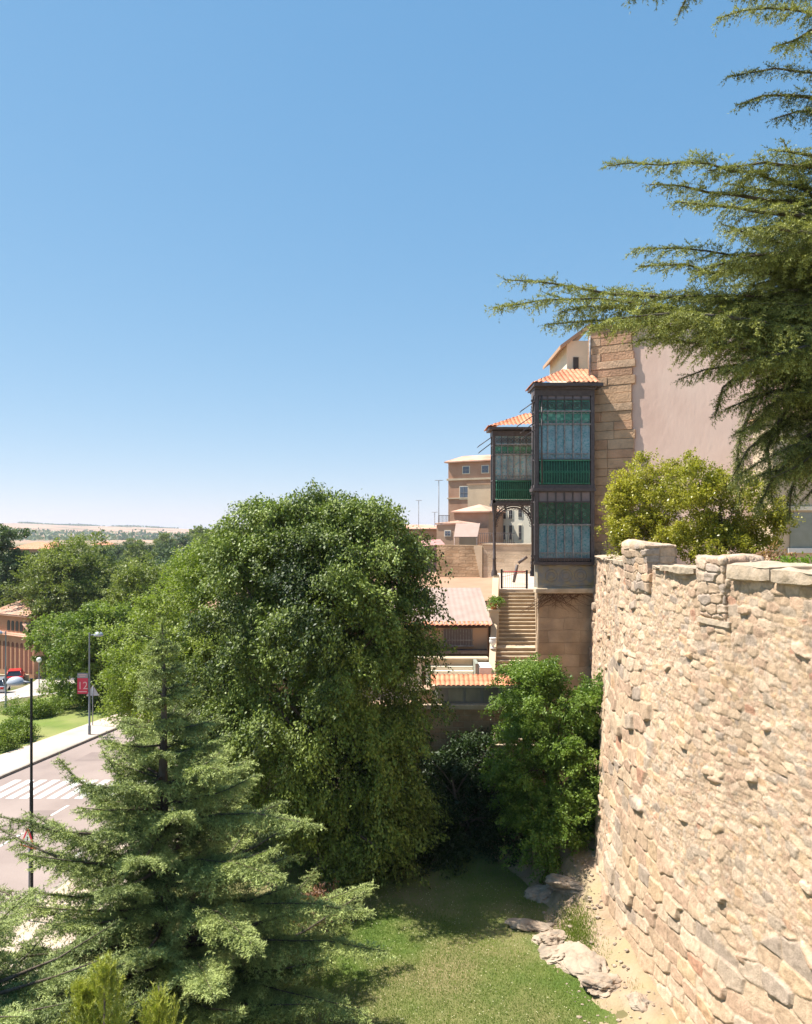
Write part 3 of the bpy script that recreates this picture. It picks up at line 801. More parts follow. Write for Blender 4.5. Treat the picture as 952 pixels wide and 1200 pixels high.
def wall_block(y0, y1, out, inn, z0, z1, name, m, seed, n=5, amp=0.03, courses=0, rnd=0, freq=2.5, ob=None, stones=False):
    a0, a1 = float(wallx(y0, 10.9)), float(wallx(y1, 10.9)); ob = out if ob is None else ob
    c = [(a0-out, y0), (a0+inn, y0), (a1+inn, y1), (a1-out, y1)]
    cb = [(a0-ob, y0), (a0+inn, y0), (a1+inn, y1), (a1-ob, y1)]
    vs = [(x, y, z0) for x, y in cb]+[(x, y, z1) for x, y in c]
    return rough_block(vs, n, amp, seed, name, m, wall, WOFF, freq, courses, rnd, stones)
# merlons (project a little from the parapet)
wall_block(23.4, 25.45, 0.15, 0.75, 10.25, 11.62, 'merlon', M_wall, 5, 6, 0.06, 0, ob=.05, freq=2.3, rnd=.04, stones=True)
wall_block(19.0, 20.1, 0.17, 0.75, 10.0, 11.38, 'merlon', M_wall, 9, 6, 0.06, 0, ob=.08, freq=2.3, rnd=.04, stones=True)
wall_block(18.8, 20.2, 0.13, 0.45, 9.80, 9.93, 'stone_ledge', M_coping, 12, 5, 0.03)
yk = 25.75
k = 0
for (ya, yb, zt, o_) in ((25.75, 27.3, 11.12, .1), (27.35, 29.2, 11.1, .1), (29.25, 31.2, 11.08, .1), (31.25, 33.4, 11.0, .1), (33.45, 36.2, 11.0, .08),
                     (20.4, 21.4, 11.14, .14), (21.45, 22.4, 11.12, .14), (22.42, 23.02, 11.12, .12),
                     (17.3, 18.75, 11.30, .2), (15.8, 17.26, 11.24, .2), (14.2, 15.76, 11.22, .2), (12.4, 14.16, 11.2, .2), (10.5, 12.36, 11.2, .2)):
    wall_block(ya, yb, o_, 0.85, 10.96, zt-.03, 'coping', M_coping, 20+k, 6, 0.065, rnd=0.08, freq=1.7); k += 1

# terrace behind the wall
mb = MB()
tv = []
for y in yy: tv.append((float(wallx(y, 10.9))+0.8, float(y)))
poly = tv+[(60, 37), (60, 4)]
mb.vprism(poly, 9.8, 10.35); o = mb.build('terrace', M_earth); o['kind'] = 'structure'

# embankment of sandy rock at the foot of the wall
ex = np.linspace(2.6, 8.6, 110); ey = np.linspace(15, 36, 300)
EX, EY = np.meshgrid(ex, ey)
pts = np.stack([EX.ravel(), EY.ravel(), np.zeros(EX.size)], 1)
edge = 4.35-0.35*smooth((EY-21)/4)+0.35*n3(pts, 0.9, 71).reshape(EX.shape)-1.2*smooth((EY-27)/4)
hh = (0.12+1.05*smooth((EY-20.5)/7.5))*smooth((EX-edge)/1.9)-0.10*(1-smooth((EX-edge+.25)/.35))
hh += smooth((EX-edge)/.6)*(-.09*np.abs(n3(pts, 1.6, 75))+0.05*n3(pts, 2.4, 72)+0.025*n3(pts, 7, 73)+0.012*n3(pts, 19, 74)).reshape(EX.shape)
hh += 0.35*smooth((EX-5.4)/1.2)*smooth((EY-18)/3)*0.5
V = np.stack([EX.ravel(), EY.ravel(), hh.ravel()], 1); b = len(ex)
i = (np.arange(len(ey)-1)[:, None]*b+np.arange(b-1)[None, :]).ravel()
tag(np_mesh('embankment', V, np.stack([i, i+1, i+b+1, i+b], 1), M_earth, smooth_=True), kind='structure')
def emb_z(x, y):
    j = int(np.clip(np.searchsorted(ey, y), 0, len(ey)-1)); i_ = int(np.clip(np.searchsorted(ex, x), 0, b-1)); return max(0.0, float(hh[j, i_]))

rocks = [(4.05, 24.9, .75, .38, .22, 'pale rock at the lawn edge, farthest of the outcrop'), (4.25, 24.0, .5, .5, .38, 'upright pale rock beside the small grass patch'),
         (4.30, 23.15, .62, .55, .42, 'cracked rounded rock with a dark gap beneath, at the lawn edge'), (4.85, 22.55, .85, .5, .30, 'broad whitish rock shelf between lawn and wall'),
         (5.25, 21.6, .75, .45, .22, 'low flat rock nearest the bottom of the outcrop'), (5.15, 26.6, .8, .5, .35, 'grey streaked rock under the green bush'),
         (4.5, 27.2, .55, .5, .45, 'tan rock beneath the left side of the green bush'), (5.95, 20.6, .35, .28, .22, 'small yellowish stone by the foot of the wall')]
for k, (x, y, sx, sy, sz, lab) in enumerate(rocks):
    bm = bmesh.new(); bmesh.ops.create_icosphere(bm, subdivisions=5, radius=1)
    Pp = np.array([v.co[:] for v in bm.verts])
    w = 1+0.30*n3(Pp, 1.9, 300+k)-0.22*np.abs(n3(Pp, 3.6, 320+k))+0.07*n3(Pp, 9, 340+k)+.03*n3(Pp, 21, 350+k)
    # layered cracks
    w -= 0.10*np.exp(-((np.sin(Pp@np.array([1.5, .8, 4.2])*1.6+k))/0.12)**2)
    Pp = Pp*w[:, None]*np.array([sx*1.2, sy*1.2, sz*.85])
    for v, p in zip(bm.verts, Pp): v.co = p
    for f in bm.faces: f.smooth = False
    me = bpy.data.meshes.new('rock'); bm.to_mesh(me); bm.free(); me.materials.append(M_rock)
    o = bpy.data.objects.new('rock', me); COL.objects.link(o); o.location = (x, y, emb_z(x, y)-sz*0.08); o.rotation_euler = (0.1*k % .4, 0.15, k*1.7)
    tag(o, lab, 'rock', 'rocks of the outcrop below the wall')

# small stones scattered on the embankment: one object of uncountable rubble
rr = np.random.RandomState(5); mb = MB()
ico = bmesh.new(); bmesh.ops.create_icosphere(ico, subdivisions=1, radius=1); iv = np.array([v.co[:] for v in ico.verts]); iff = [tuple(v.index for v in f.verts) for f in ico.faces]; ico.free()
for k in range(420):
    y = rr.uniform(17, 29); x = rr.uniform(4.2, float(wallx(y, 0))-.05); s = 0.02+0.07*rr.rand()**3
    z = emb_z(x, y)
    vv = iv*(np.array([1, .8, .55])*s)*(0.8+.4*rr.rand(len(iv), 1))+np.array([x, y, z+s*.2]); mb.add([tuple(q) for q in vv], iff)
tag(mb.build('loose_stones', M_rock), 'small loose stones scattered on the sandy bank', 'stones', kind='stuff')

# grass blades
def blades(name, x, y, z, h, w, m, label, seed, parent=None):
    r = np.random.RandomState(seed); n = len(x)
    a = r.uniform(0, 6.28, n); C = np.stack([x, y, z], 1); lean = np.stack([np.cos(a), np.sin(a), np.zeros(n)], 1)
    S = np.stack([-np.sin(a), np.cos(a), np.zeros(n)], 1)
    V = np.empty((n, 3, 3), np.float32); V[:, 0] = C-S*(w/2)[:, None]; V[:, 1] = C+S*(w/2)[:, None]
    V[:, 2] = C+lean*(h*r.uniform(.1, .7, n))[:, None]+np.array([0, 0, 1])*h[:, None]
    pts = np.stack([x, y, 0*x], 1)
    R = np.clip(0.40+0.24*n3(pts, 0.9, seed+1)+.12*n3(pts, 3, seed+2)+r.normal(size=n)*.13, 0, 1)
    o = np_mesh(name, V.reshape(-1, 3), np.arange(n*3).reshape(n, 3), m, attr=R)
    return tag(o, label, 'grass', kind='stuff')
r = np.random.RandomState(78); n = 1500
xx_ = r.uniform(-3.5, 4.2, n); yy2 = r.uniform(18, 28, n); V, Fq = leaves(np.stack([xx_, yy2, 0.05+.02*r.rand(n)], 1), r.normal(size=(n, 3))*[1, 1, .2], np.array([0, 0, 1.0])+r.normal(size=(n, 3))*.4, .025+.02*r.rand(n), .02+.012*r.rand(n))
tag(np_mesh('fallen_petals', V, Fq, leafmat('dry_petals', (.45, .42, .22), (.65, .6, .4), .2), attr=r.rand(n)), 'pale fallen petals and dry bits sprinkled over the lawn', 'petals', kind='stuff')
r = np.random.RandomState(77); n = 190000
x = r.uniform(-4.5, 5.4, n); y = r.uniform(17.5, 30, n); pts = np.stack([x, y, 0*x], 1)
ok = x < 4.7-0.35*smooth((y-21)/4)+0.35*n3(pts, 1.1, 71)+.25*r.normal(size=n)-1.2*smooth((y-27)/4)
ok &= r.rand(n) < 0.88-0.5*smooth((n3(pts, 0.7, 90)-.35)/.3)
x, y = x[ok], y[ok]; n = len(x)
blades('grass', x, y, np.full(n, .0), 0.035+.04*r.rand(n), 0.010+.008*r.rand(n), M_grass, 'short sunlit park grass below the wall', 5)
n = 5200; x = 5.0+r.normal(size=n)*.26; y = 24.1+r.normal(size=n)*.8
blades('grass', x, y, np.array([emb_z(a, b_)-.01 for a, b_ in zip(x, y)]), 0.05+.06*r.rand(n), 0.012+.01*r.rand(n), leafmat('patch_grass', (.13, .19, .02), (.24, .27, .06), .3), 'small bright grass patch among the rocks by the wall', 6)
n = 3600; x = r.uniform(4.1, 6.2, n); y = r.uniform(18, 28, n); kk = n3(np.stack([x, y, 0*x], 1), 2.2, 95) > .35; x, y = x[kk], y[kk]; n = len(x)
blades('grass', x, y, np.array([emb_z(a, b_)-.01 for a, b_ in zip(x, y)]), 0.06+.10*r.rand(n), 0.008+.008*r.rand(n), M_drygrass, 'dry straw weeds on the sandy bank', 8)

# ================================================================== MUSEUM BUILDING WITH GALLERIES
bld = empty('gallery_building', (8.4, 37.0, 0), 0, 'tall old house with iron and green glass galleries, brown stone pier and pink side wall', 'building')
BO = (8.4, 37.0, 0)
def TB(p): return Vector((p.x-BO[0], p.y-BO[1], p.z-BO[2]))
TAN = math.radians(-30)
def TR(p):   # rotated frame of the pier and pink wall, local origin at the pier's left front corner
    ca, sa = math.cos(TAN), math.sin(TAN)
    return Vector((8.42+p.x*ca-p.y*sa-BO[0], 37.75+p.x*sa+p.y*ca-BO[1], p.z))
b_ = MB(TR); b_.box(0.02, -0.07, 5.0, 1.98, 1.0, 21.3, 3)
rq = random.Random(3); zq = 5.0
while zq < 21.2:
    hq = rq.choice((.36, .40, .46)); cuts = [0.0]+sorted(rq.sample([.6, .9, 1.2], rq.choice((0, 1, 1, 1))))+[2.0+rq.choice((0, .03, .1, .16))]
    for a_, c_ in zip(cuts[:-1], cuts[1:]):
        if c_-a_ < .2: continue
        b_.box(a_+.008, -.12-rq.uniform(0, .04), zq+.008, c_-.008, .3, zq+hq-.012, rq.choice((0, 0, 1, 2)))
    zq += hq
PM = [mat('brown_ashlar_%s' % nm_, c_, .92, tuple(x*.72 for x in c_), 3.5, tuple(min(1, x*1.2) for x in c_), 1.4, bump=1.0, bs=11) for nm_, c_ in (('warm', (.54, .335, .20)), ('red', (.52, .30, .18)), ('pale', (.56, .37, .235)), ('joint', (.54, .43, .32)))]
b_.build('stone_pier', PM, bld, bevel=.012)
b_ = MB(TR); b_.box(2.0, 0.0, 9.0, 14.5, 3.5, 21.55); b_.build('pink_wall', M_pink, bld)
b_ = MB(TR)
b_.add([(-.05, -.2, 21.3), (12.7, -.2, 21.57), (12.7, 3.6, 21.6), (-.05, 1.2, 21.4), (-.05, -.2, 21.38), (12.7, -.2, 21.65), (12.7, 3.6, 21.9), (-.05, 1.2, 21.6)], [(0, 3, 2, 1), (4, 5, 6, 7), (0, 1, 5, 4), (1, 2, 6, 5), (2, 3, 7, 6), (3, 0, 4, 7)])
b_.build('roof', M_tan, bld)
b_ = MB(TR); b_.tube([(0.12, -.2, 21.0), (0.12, -.2, 18.7)], .05, 8); b_.build('downpipe', M_ironlight, bld)
# core body behind the bays
b_ = MB(TB)
b_.vprism([(6.0, 37.7), (6.72, 43), (8.45, 43.2), (8.45, 50), (20, 50), (20, 44.5), (8.9, 38.6)], 0, 18.2); b_.build('core_wall', M_base, bld)
# upper cream wall with dark window above the bay roof
b_ = MB(TB); b_.box(7.72, 39.3, 17.5, 8.75, 44, 21.2); uw = b_.build('upper_wall', M_cream2, bld)
b_ = MB(TB); b_.box(8.02, 39.24, 18.9, 8.27, 39.32, 20.4); b_.build('window', M_dark, uw)
b_ = MB(TB); b_.add([(7.35, 39.0, 20.75), (8.9, 39.0, 21.9), (8.9, 44, 21.9), (7.35, 44, 20.75), (7.35, 39.0, 20.92), (8.9, 39.0, 22.07), (8.9, 44, 22.07), (7.35, 44, 20.92)], [(0, 3, 2, 1), (4, 5, 6, 7), (0, 1, 5, 4), (1, 2, 6, 5), (2, 3, 7, 6), (3, 0, 4, 7)])
b_.build('upper_roof', M_tan, bld)
# base of bay 2: mural panel, sill and battered masonry
b_ = MB(TB); b_.box(5.93, 36.9, 9.5, 8.5, 37.9, 10.62); mural = b_.build('mural_panel', mat('faded_mural', (0.30, 0.265, 0.20), 0.9, (0.38, 0.29, 0.14), 2.2, (0.22, 0.22, 0.22), 3.5, bump=.2), bld)
b_ = MB(TB)
mm = mat('faded_mural_ornament', (0.30, 0.24, 0.15), 0.9, (0.22, 0.23, 0.25), 5)
for cx in (6.55, 7.2, 7.85):
    b_.ring((cx, 36.897, 10.05), .27, .022, n=20); b_.ring((cx, 36.897, 10.05), .15, .018, n=14)
b_.tube([(6.1, 36.897, 9.62), (8.35, 36.897, 9.62)], .015, 5); b_.tube([(6.1, 36.897, 10.5), (8.35, 36.897, 10.5)], .015, 5)
b_.build('mural_ornament', mm, mural)
b_ = MB(TB); b_.box(5.80, 36.66, 9.27, 8.52, 37.3, 9.5); b_.build('stone_sill', M_step, bld, bevel=.04)
rough_block([(5.96-8.4, -.18, 0), (8.6-8.4, -.18, 0), (8.6-8.4, .9, 0), (6.05-8.4, .9, 0), (5.94-8.4, -.08, 9.28), (8.5-8.4, -.08, 9.28), (8.5-8.4, .9, 9.28), (5.98-8.4, .9, 9.28)], 6, 0.05, 44, 'masonry_base', M_base, bld, freq=1.6)
# bare creeper on the masonry base
b_ = MB(TB); rr = random.Random(4)
for k in range(46):
    x = rr.uniform(6.0, 7.9); z = 9.25; p = [Vector((x, 36.72, z))]
    dx = rr.uniform(-.25, .25)
    for j in range(rr.randint(3, 7)):
        p.append(p[-1]+Vector((dx+rr.uniform(-.12, .12), rr.uniform(-.01, .01), -rr.uniform(.05, .2)*(1 if x < 7 else .6))))
    b_.tube(p, [.014-.012*i/len(p) for i in range(len(p))], 4)
b_.build('creeper_stems', M_deadtwig, bld, fixn=False)

def bars(mb, x0, x1, y, z0, z1, n, t=.022, ends=False):
    for k in range(n+1):
        if not ends and k in (0, n): continue
        x = x0+(x1-x0)*k/n; mb.box(x-t, y-.035, z0, x+t, y+.02, z1)

def gallery_front(parent, x0, x1, y, rows, post=.13):
    """rows: (z0,z1,kind)."""
    g = parent
    for (z0, z1, kind) in rows:
        gm = dict(blue=M_gblue, pale=M_gpale, green=M_ggreen, greenrings=M_ggreen, mauve=M_gmauve, balus=M_gdark, palegreen=M_ggreen, rings=M_gpale, ornament=M_gmauve)[kind]
        p = MB(TB); p.box(x0+post, y+.06, z0+.02, x1-post, y+.09, z1-.02); pane = p.build('glass_pane', gm, g)
        t = MB(TB); a, c = x0+post, x1-post; w = c-a
        if kind in ('blue', 'pale'):
            bars(t, a, c, y+.03, z0, z1, 6)
            t.box(a, y, z0+(z1-z0)*.16, c, y+.03, z0+(z1-z0)*.16+.03)
            for k in range(6):
                cx = a+w*(k+.5)/6; t.ring((cx, y+.03, z0+.16), .09, .010, n=8)
                t.ring((cx, y+.03, z1-.12), w/13, .010, n=8, a0=0, a1=PI)
            t.build('mullions', M_ironlight, pane)
        elif kind in ('greenrings', 'rings'):
            bars(t, a, c, y+.03, z0, z1, 6, .012)
            rws = max(1, int(round((z1-z0)/(w/6)*1.0)))
            for j in range(rws):
                for k in range(6):
                    cx = a+w*(k+.5)/6; cz = z0+(z1-z0)*(j+.5)/rws
                    t.ring((cx, y+.03, cz), w/15, .014, n=10); t.ring((cx, y+.03, cz), w/30, .012, n=6)
                    t.tube([(cx-w/12, y+.03, cz-w/12), (cx+w/12, y+.03, cz+w/12)], .007, 4); t.tube([(cx-w/12, y+.03, cz+w/12), (cx+w/12, y+.03, cz-w/12)], .007, 4)
            t.build('scroll_tracery', M_iron, pane)
        elif kind == 'palegreen':
            bars(t, a, c, y+.03, z0, z1, 6, .014)
            for k in range(12):
                cx = a+w*(k+.5)/12; t.ring((cx, y+.03, z1-.02), w/26, .010, n=7, a0=PI, a1=2*PI); t.ring((cx, y+.03, z0+.1), w/30, .010, n=8)
            t.build('scroll_tracery', M_ironlight, pane)
        elif kind == 'balus':
            for k in range(19):
                cx = a+w*(k+.5)/19
                t.tube([(cx, y-.03, z0), (cx, y-.10, z0+(z1-z0)*.3), (cx, y-.05, z0+(z1-z0)*.65), (cx, y-.02, z1)], .012, 5)
                t.ring((cx, y-.05, z0+(z1-z0)*.5), w/42, .009, n=7)
            t.tube([(a, y-.02, z1-.04), (c, y-.02, z1-.04)], .03, 6); t.tube([(a, y-.03, z0+.05), (c, y-.03, z0+.05)], .02, 6)
            for k in range(26): t.tube([(a+w*(k+.5)/26, y-.03, z0+.05), (a+w*(k+.5)/26, y-.03, z0-.07)], .010, 4)
            t.build('balustrade', M_irongreen, pane)
        elif kind == 'mauve':
            bars(t, a, c, y+.03, z0, z1, 6, .02); t.box(a, y, z1-.025, c, y+.03, z1); t.build('mullions', M_iron, pane)
        elif kind == 'ornament':
            for k in range(14): t.ring((a+w*(k+.5)/14, y+.03, (z0+z1)/2), (z1-z0)*.33, .016, n=8)
            t.build('scroll_tracery', M_iron, pane)
        r_ = MB(TB); r_.box(x0+post-.02, y-.03, z1-.03, x1-post+.02, y+.05, z1+.03); r_.build('rail', M_ironlight if kind in ('blue', 'pale', 'palegreen') else M_iron, pane)

def side_glass(parent, x, y0, y1, rows):
    for (z0, z1, kind) in rows:
        gm = M_gblue if kind in ('blue', 'pale') else (M_gmauve if kind == 'mauve' else M_ggreen)
        p = MB(TB); p.box(x+.05, y0+.1, z0+.02, x+.08, y1, z1-.02)
        pane = p.build('side_pane', gm, parent)
        t = MB(TB)
        for k in range(4): t.box(x+.01, y0+.1+(y1-y0-.1)*k/3-.015, z0, x+.05, y0+.1+(y1-y0-.1)*k/3+.015, z1)
        t.box(x, y0+.1, z1-.03, x+.05, y1, z1+.03); t.build('side_mullions', M_iron, pane)

def tile_slope(mb, O, U, W, a0=0, a1=0, pitch=.21, course=.38):
    """tiles on plane O+U s+W t, narrowing by a0/a1 at the top"""
    O, U, W = Vector(O), Vector(U), Vector(W); nu = max(8, int(U.length/pitch*8)); nt_ = max(6, int(W.length/course*5))
    N_ = U.cross(W).normalized()
    if N_.z < 0: N_ = -N_
    vs = []; fs = []
    for j in range(nt_+1):
        t = j/nt_; s0 = a0*t; s1 = 1-a1*t
        for i in range(nu+1):
            s = s0+(s1-s0)*i/nu
            h = .055*abs(math.sin(PI*s*U.length/pitch))+.035*(1-((t*W.length/course) % 1.0))
            vs.append(O+U*s+W*t+N_*h)
    for j in range(nt_):
        for i in range(nu): q = j*(nu+1)+i; fs.append((q, q+1, q+nu+2, q+nu+1))
    mb.add(vs, fs, 0, False)

# ---- bay 2 (near, taller)
g2 = MB(TB)
x0, x1, y0, y1 = 5.79, 8.47, 36.8, 37.75
for xx in (x0, x1-.17):
    g2.box(xx, y0, 10.6, xx+.17, y0+.17, 18.3)
g2.box(x0, y1-.17, 10.6, x0+.15, y1, 18.3)
g2.box(x0-.06, y0-.07, 10.55, x1+.03, y1, 10.68)
g2.box(x0-.10, y0-.12, 13.86, x1+.04, y1, 14.0); g2.box(x0-.03, y0-.05, 13.99, x1, y1, 14.14)
g2.box(x0-.02, y0-.02, 18.17, x1, y1, 18.42)
g2.box(x0-.03, y0-.1, 18.42, x1+.05, y1+.3, 18.52)
gal2 = g2.build('glazed_gallery', M_iron, bld)
rows2 = [(10.68, 10.83, 'ornament'), (10.83, 12.35, 'blue'), (12.35, 13.38, 'greenrings'), (13.38, 13.84, 'mauve'),
         (14.16, 15.28, 'balus'), (15.28, 16.87, 'blue'), (16.87, 17.45, 'palegreen'), (17.45, 17.98, 'greenrings'), (17.98, 18.17, 'mauve')]
gallery_front(gal2, x0, x1, y0, rows2, .2)
side_glass(gal2, x0, y0+.1, y1-.1, rows2)
rf = MB(TB); rf.box(x0-.10, y0-.42, 18.52, x1+.30, y1+.6, 18.66); rf.build('eave', M_iron, gal2)
rf = MB(TB)
tile_slope(rf, (x0-.12, y0-.46, 18.63), (2.95, 0, 0), (0, 2.4, 1.05), .62, 0.0)
tile_slope(rf, (x0-.12, y0-.46+2.4, 18.63), (0, -2.4, 0), (1.83, 0, 1.05), .0, 0.99)
rf.build('tiled_roof', M_tile, gal2, fixn=False)
bp_ = MB(TB)
bp_.tube([(x0-.10, y0+.1, 10.4), (x0-.10, y0+.1, 18.3)], .03, 6)
for z in (13.7, 17.9, 10.9):
    for k in range(5):
        bp_.ring((x0-.06-.02*k, y0+.1, z-.12*k), .07-.008*k, .016, n=8)
    bp_.box(x0-.16, y0+.02, z, x0, y0+.16, z+.08)
pb_ = MB(TB); pb_.tube([(x0+.3, y0-.05, 18.15), (x0+.3, y0-.06, 14.2)], .035, 6); pb_.build('corner_pipe', M_iron, gal2)
bp_.build('bracket', M_iron, gal2)
# ---- bay 1 (farther, lower, with arch)
X0, X1, Y0, Y1 = 4.45, 6.62, 42.0, 43.1
g1 = MB(TB)
for xx in (X0, X1-.15):
    g1.box(xx, Y0, 13.4, xx+.13, Y0+.15, 17.0)
g1.box(X0, Y1-.15, 13.4, X0+.13, Y1, 17.0)
g1.box(X0-.05, Y0-.06, 13.38, X1, Y1, 13.52); g1.box(X0, Y0, 13.52, X1, Y1, 13.68)
g1.box(X0-.02, Y0-.02, 16.98, X1, Y1, 17.22); g1.box(X0-.2, Y0-.28, 17.26, X1+.1, Y1+.3, 17.38)
gal1 = g1.build('glazed_gallery', M_iron, bld)
rows1 = [(13.68, 14.68, 'balus'), (14.68, 16.0, 'pale'), (16.0, 16.5, 'palegreen'), (16.5, 16.97, 'rings')]
gallery_front(gal1, X0, X1, Y0, rows1, .14)
side_glass(gal1, X0, Y0+.1, Y1-.1, rows1)
rf = MB(TB)
tile_slope(rf, (X0-.25, Y0-.32, 17.38), (2.6, 0, .10), (0.0, 2.2, .85), .85, 0)
tile_slope(rf, (X0-.25, Y0-.32+2.2, 17.38), (0, -2.2, 0), (2.2, 0, .94), .0, .99)
rf.build('tiled_roof', M_tile, gal1, fixn=False)
# arch with columns
ar = MB(TB)
cx = (X0+X1)/2; R_ = .93; zc = 12.35
for (rr_, th) in ((R_, .045), (R_+.1, .03)):
    ar.ring((cx, Y0+.1, zc), rr_, th, n=26, a0=0, a1=PI)
for k in range(19):
    a = PI*k/18; ar.ring((cx+(R_-.06)*math.cos(a), Y0+.1, zc+(R_-.06)*math.sin(a)), .055, .016, n=8)
for sx in (-1, 1):
    ex_ = cx+sx*1.0
    ar.tube([(cx+sx*R_, Y0+.1, zc), (cx+sx*R_, Y0+.1, 11.5)], .035, 6)
    for (ox, oz, rr_) in ((-.12, 13.15, .16), (-.36, 13.24, .11), (-.08, 12.85, .1), (-.58, 13.3, .07), (-.03, 12.6, .07), (-.22, 12.98, .06)):
        ar.ring((cx+sx*(1.03+ox), Y0+.1, oz), rr_, .022, n=12); ar.ring((cx+sx*(1.03+ox), Y0+.1, oz), rr_*.5, .018, n=8)
ar.build('arch_tracery', M_iron, gal1)
for xx in (X0+.09, X1-.1):
    c_ = MB(TB); c_.lathe([(.16, 9.75), (.16, 9.95), (.10, 10.1), (.085, 10.6), (.11, 10.65), (.08, 10.7), (.07, 12.9), (.12, 13.1), (.15, 13.38)], (xx, Y0+.1, 0), 12)
    c_.build('column', M_iron, gal1)
for ends in (((X0-.05, Y0, 16.9), (X0-.75, Y0-.1, 16.4)), ((X0-.05, Y0, 16.6), (X0-.7, Y0-.1, 16.1)), ((x0, y0, 17.9), (x0-.62, y0-.1, 17.45)),
             ((x0, y0, 17.3), (x0-.75, y0-.1, 16.8)), ((x0, y0, 16.95), (x0-.6, y0-.1, 16.5)), ((x0, y0, 16.6), (x0-.55, y0-.1, 16.25))):
    s_ = MB(TB); s_.tube(ends, .025, 6); s_.tube([Vector(ends[1])+Vector((0, -.0, 0)), Vector(ends[1])+Vector((0, .5, 0))], .02, 6); s_.build('awning_arm', M_iron, bld)

# ================================================================== STAIRCASE
st = empty('stone_staircase', (5.3, 39.2, 0), 0, 'long outdoor stone staircase descending from the arch beside the gallery', 'staircase')
def TS(p): return Vector((p.x-5.3, p.y-39.2, p.z))
def sx_(y): return -0.8*(42-y)/5.6
s = MB(TS); z = 9.1; y = 42.0; n_ = 0; h_ = 0.16; g_ = .245
while z > 3.6:
    d_ = .9 if n_ == 14 else g_
    z2 = z-h_; y2 = y-d_
    o1 = sx_(y); o2 = sx_(y2)
    vs = [(4.78+o1, y, 0), (6.62+o1, y, 0), (6.62+o2, y2, 0), (4.78+o2, y2, 0)]
    s.add([(a, b2, 0) for a, b2, _ in vs]+[(a, b2, z2-.045) for a, b2, _ in vs], [(0, 3, 2, 1), (4, 5, 6, 7), (0, 1, 5, 4), (1, 2, 6, 5), (2, 3, 7, 6), (3, 0, 4, 7)])
    vt = [(4.78+o1, y+.0), (6.62+o1, y+.0), (6.62+o2, y2-.035), (4.78+o2, y2-.035)]
    s.add([(a, b2, z2-.043) for a, b2 in vt]+[(a, b2, z2) for a, b2 in vt], [(0, 3, 2, 1), (4, 5, 6, 7), (0, 1, 5, 4), (1, 2, 6, 5), (2, 3, 7, 6), (3, 0, 4, 7)], 1)
    z, y = z2, y2; n_ += 1
s.build('steps', [mat('shaded_riser_stone', (0.42, 0.31, 0.205), .9, (.35, .25, .165), 3), M_step], st)  # risers darker than the treads: their shade is put into the colour
# parapet left: raked wall in two flights
s = MB(TS)
def rake(s, ya, za, yb, zb, x_off, w, drop=5):
    oa, ob = sx_(ya), sx_(yb)
    A_ = [(4.78+oa-w+x_off, ya), (4.78+oa+x_off, ya), (4.78+ob+x_off, yb), (4.78+ob-w+x_off, yb)]
    zz = [za, za, zb, zb]
    s.add([(a, b2, 1) for a, b2 in A_]+[(a, b2, c) for (a, b2), c in zip(A_, zz)], [(0, 3, 2, 1), (4, 5, 6, 7), (0, 1, 5, 4), (1, 2, 6, 5), (2, 3, 7, 6), (3, 0, 4, 7)])
rake(s, 42.1, 9.85, 39.2, 8.15, 0, .32)
rake(s, 38.78, 7.7, 35.3, 5.5, 0, .30)
s.build('parapet', M_cream, st, bevel=.02)
s = MB(TS); xo = 4.78+sx_(39)-.40
s.box(xo, 38.8, 3, xo+.45, 39.18, 8.25); s.box(xo-.05, 38.75, 8.25, xo+.5, 39.23, 8.35); s.build('parapet_pier', M_cream, st)
s = MB(TS); s.box(6.66+sx_(42), 41.6, 8.9, 7.1, 42.1, 10.0); s.box(6.60+sx_(42), 41.55, 10.0, 7.15, 42.15, 10.08); s.build('parapet_pier', M_cream2, st)
s = MB(TS); s.box(4.78-.32, 41.85, 9.0, 4.78+.0, 42.35, 9.78); s.build('column_pedestal', M_cream, st)
# potted plant on the parapet pier
pp = (4.78+sx_(39)-.18, 38.95, 8.35)
pot = empty('potted_plant', pp, 0, 'green potted plant on the stair parapet pier', 'plant')
s = MB(); s.lathe([(0, 0), (.13, 0), (.18, .28), (.2, .3), (.17, .3), (.15, .24), (0, .24)], n=14); s.build('pot', M_terrapot, pot)
V, Fq, R, _ = crown([(0, 0, .42, .26, .24, .2)], 110, 12, 3, leaf=.08, spray=.2, scatter=.04, droop=.3); np_mesh('leaves', V, Fq, M_bush, pot, attr=R)
# white stone urn lower down
ux = 4.78+sx_(37.2)-.32
s = MB(); s.lathe([(0, 0), (.13, 0), (.13, .05), (.05, .1), (.06, .15), (.15, .26), (.17, .38), (.13, .46), (.17, .5), (.13, .5), (0, .47)], n=16)
o = s.build('stone_urn', M_white); o.location = (ux+.17, 37.2, 6.72); tag(o, 'white stone urn on the lower stair parapet', 'urn')
# barrier gate at the stair head
gt = empty('barrier_gate', (5.6, 42.4, 9.1), 0, 'small iron gate with a red top rail at the head of the staircase', 'gate')
s = MB(); 
for k in range(12): s.tube([(-.55+k*.1, 0, .05), (-.55+k*.1, 0, .85)], .008, 5)
s.tube([(-.62, 0, .05), (.62, 0, .05)], .015, 5); s.build('bars', M_ironlight, gt)
s = MB(); s.tube([(-.62, 0, .88), (.62, 0, .88)], .02, 6); s.tube([(-.62, 0, .6), (.62, 0, .88)], .012, 6); s.build('top_rail', M_red_sign, gt)
for xx in (-.65, .65):
    s = MB(); s.box(xx-.05, -.05, 0, xx+.05, .05, 1.0 if xx < 0 else .95); s.build('post', M_black, gt)

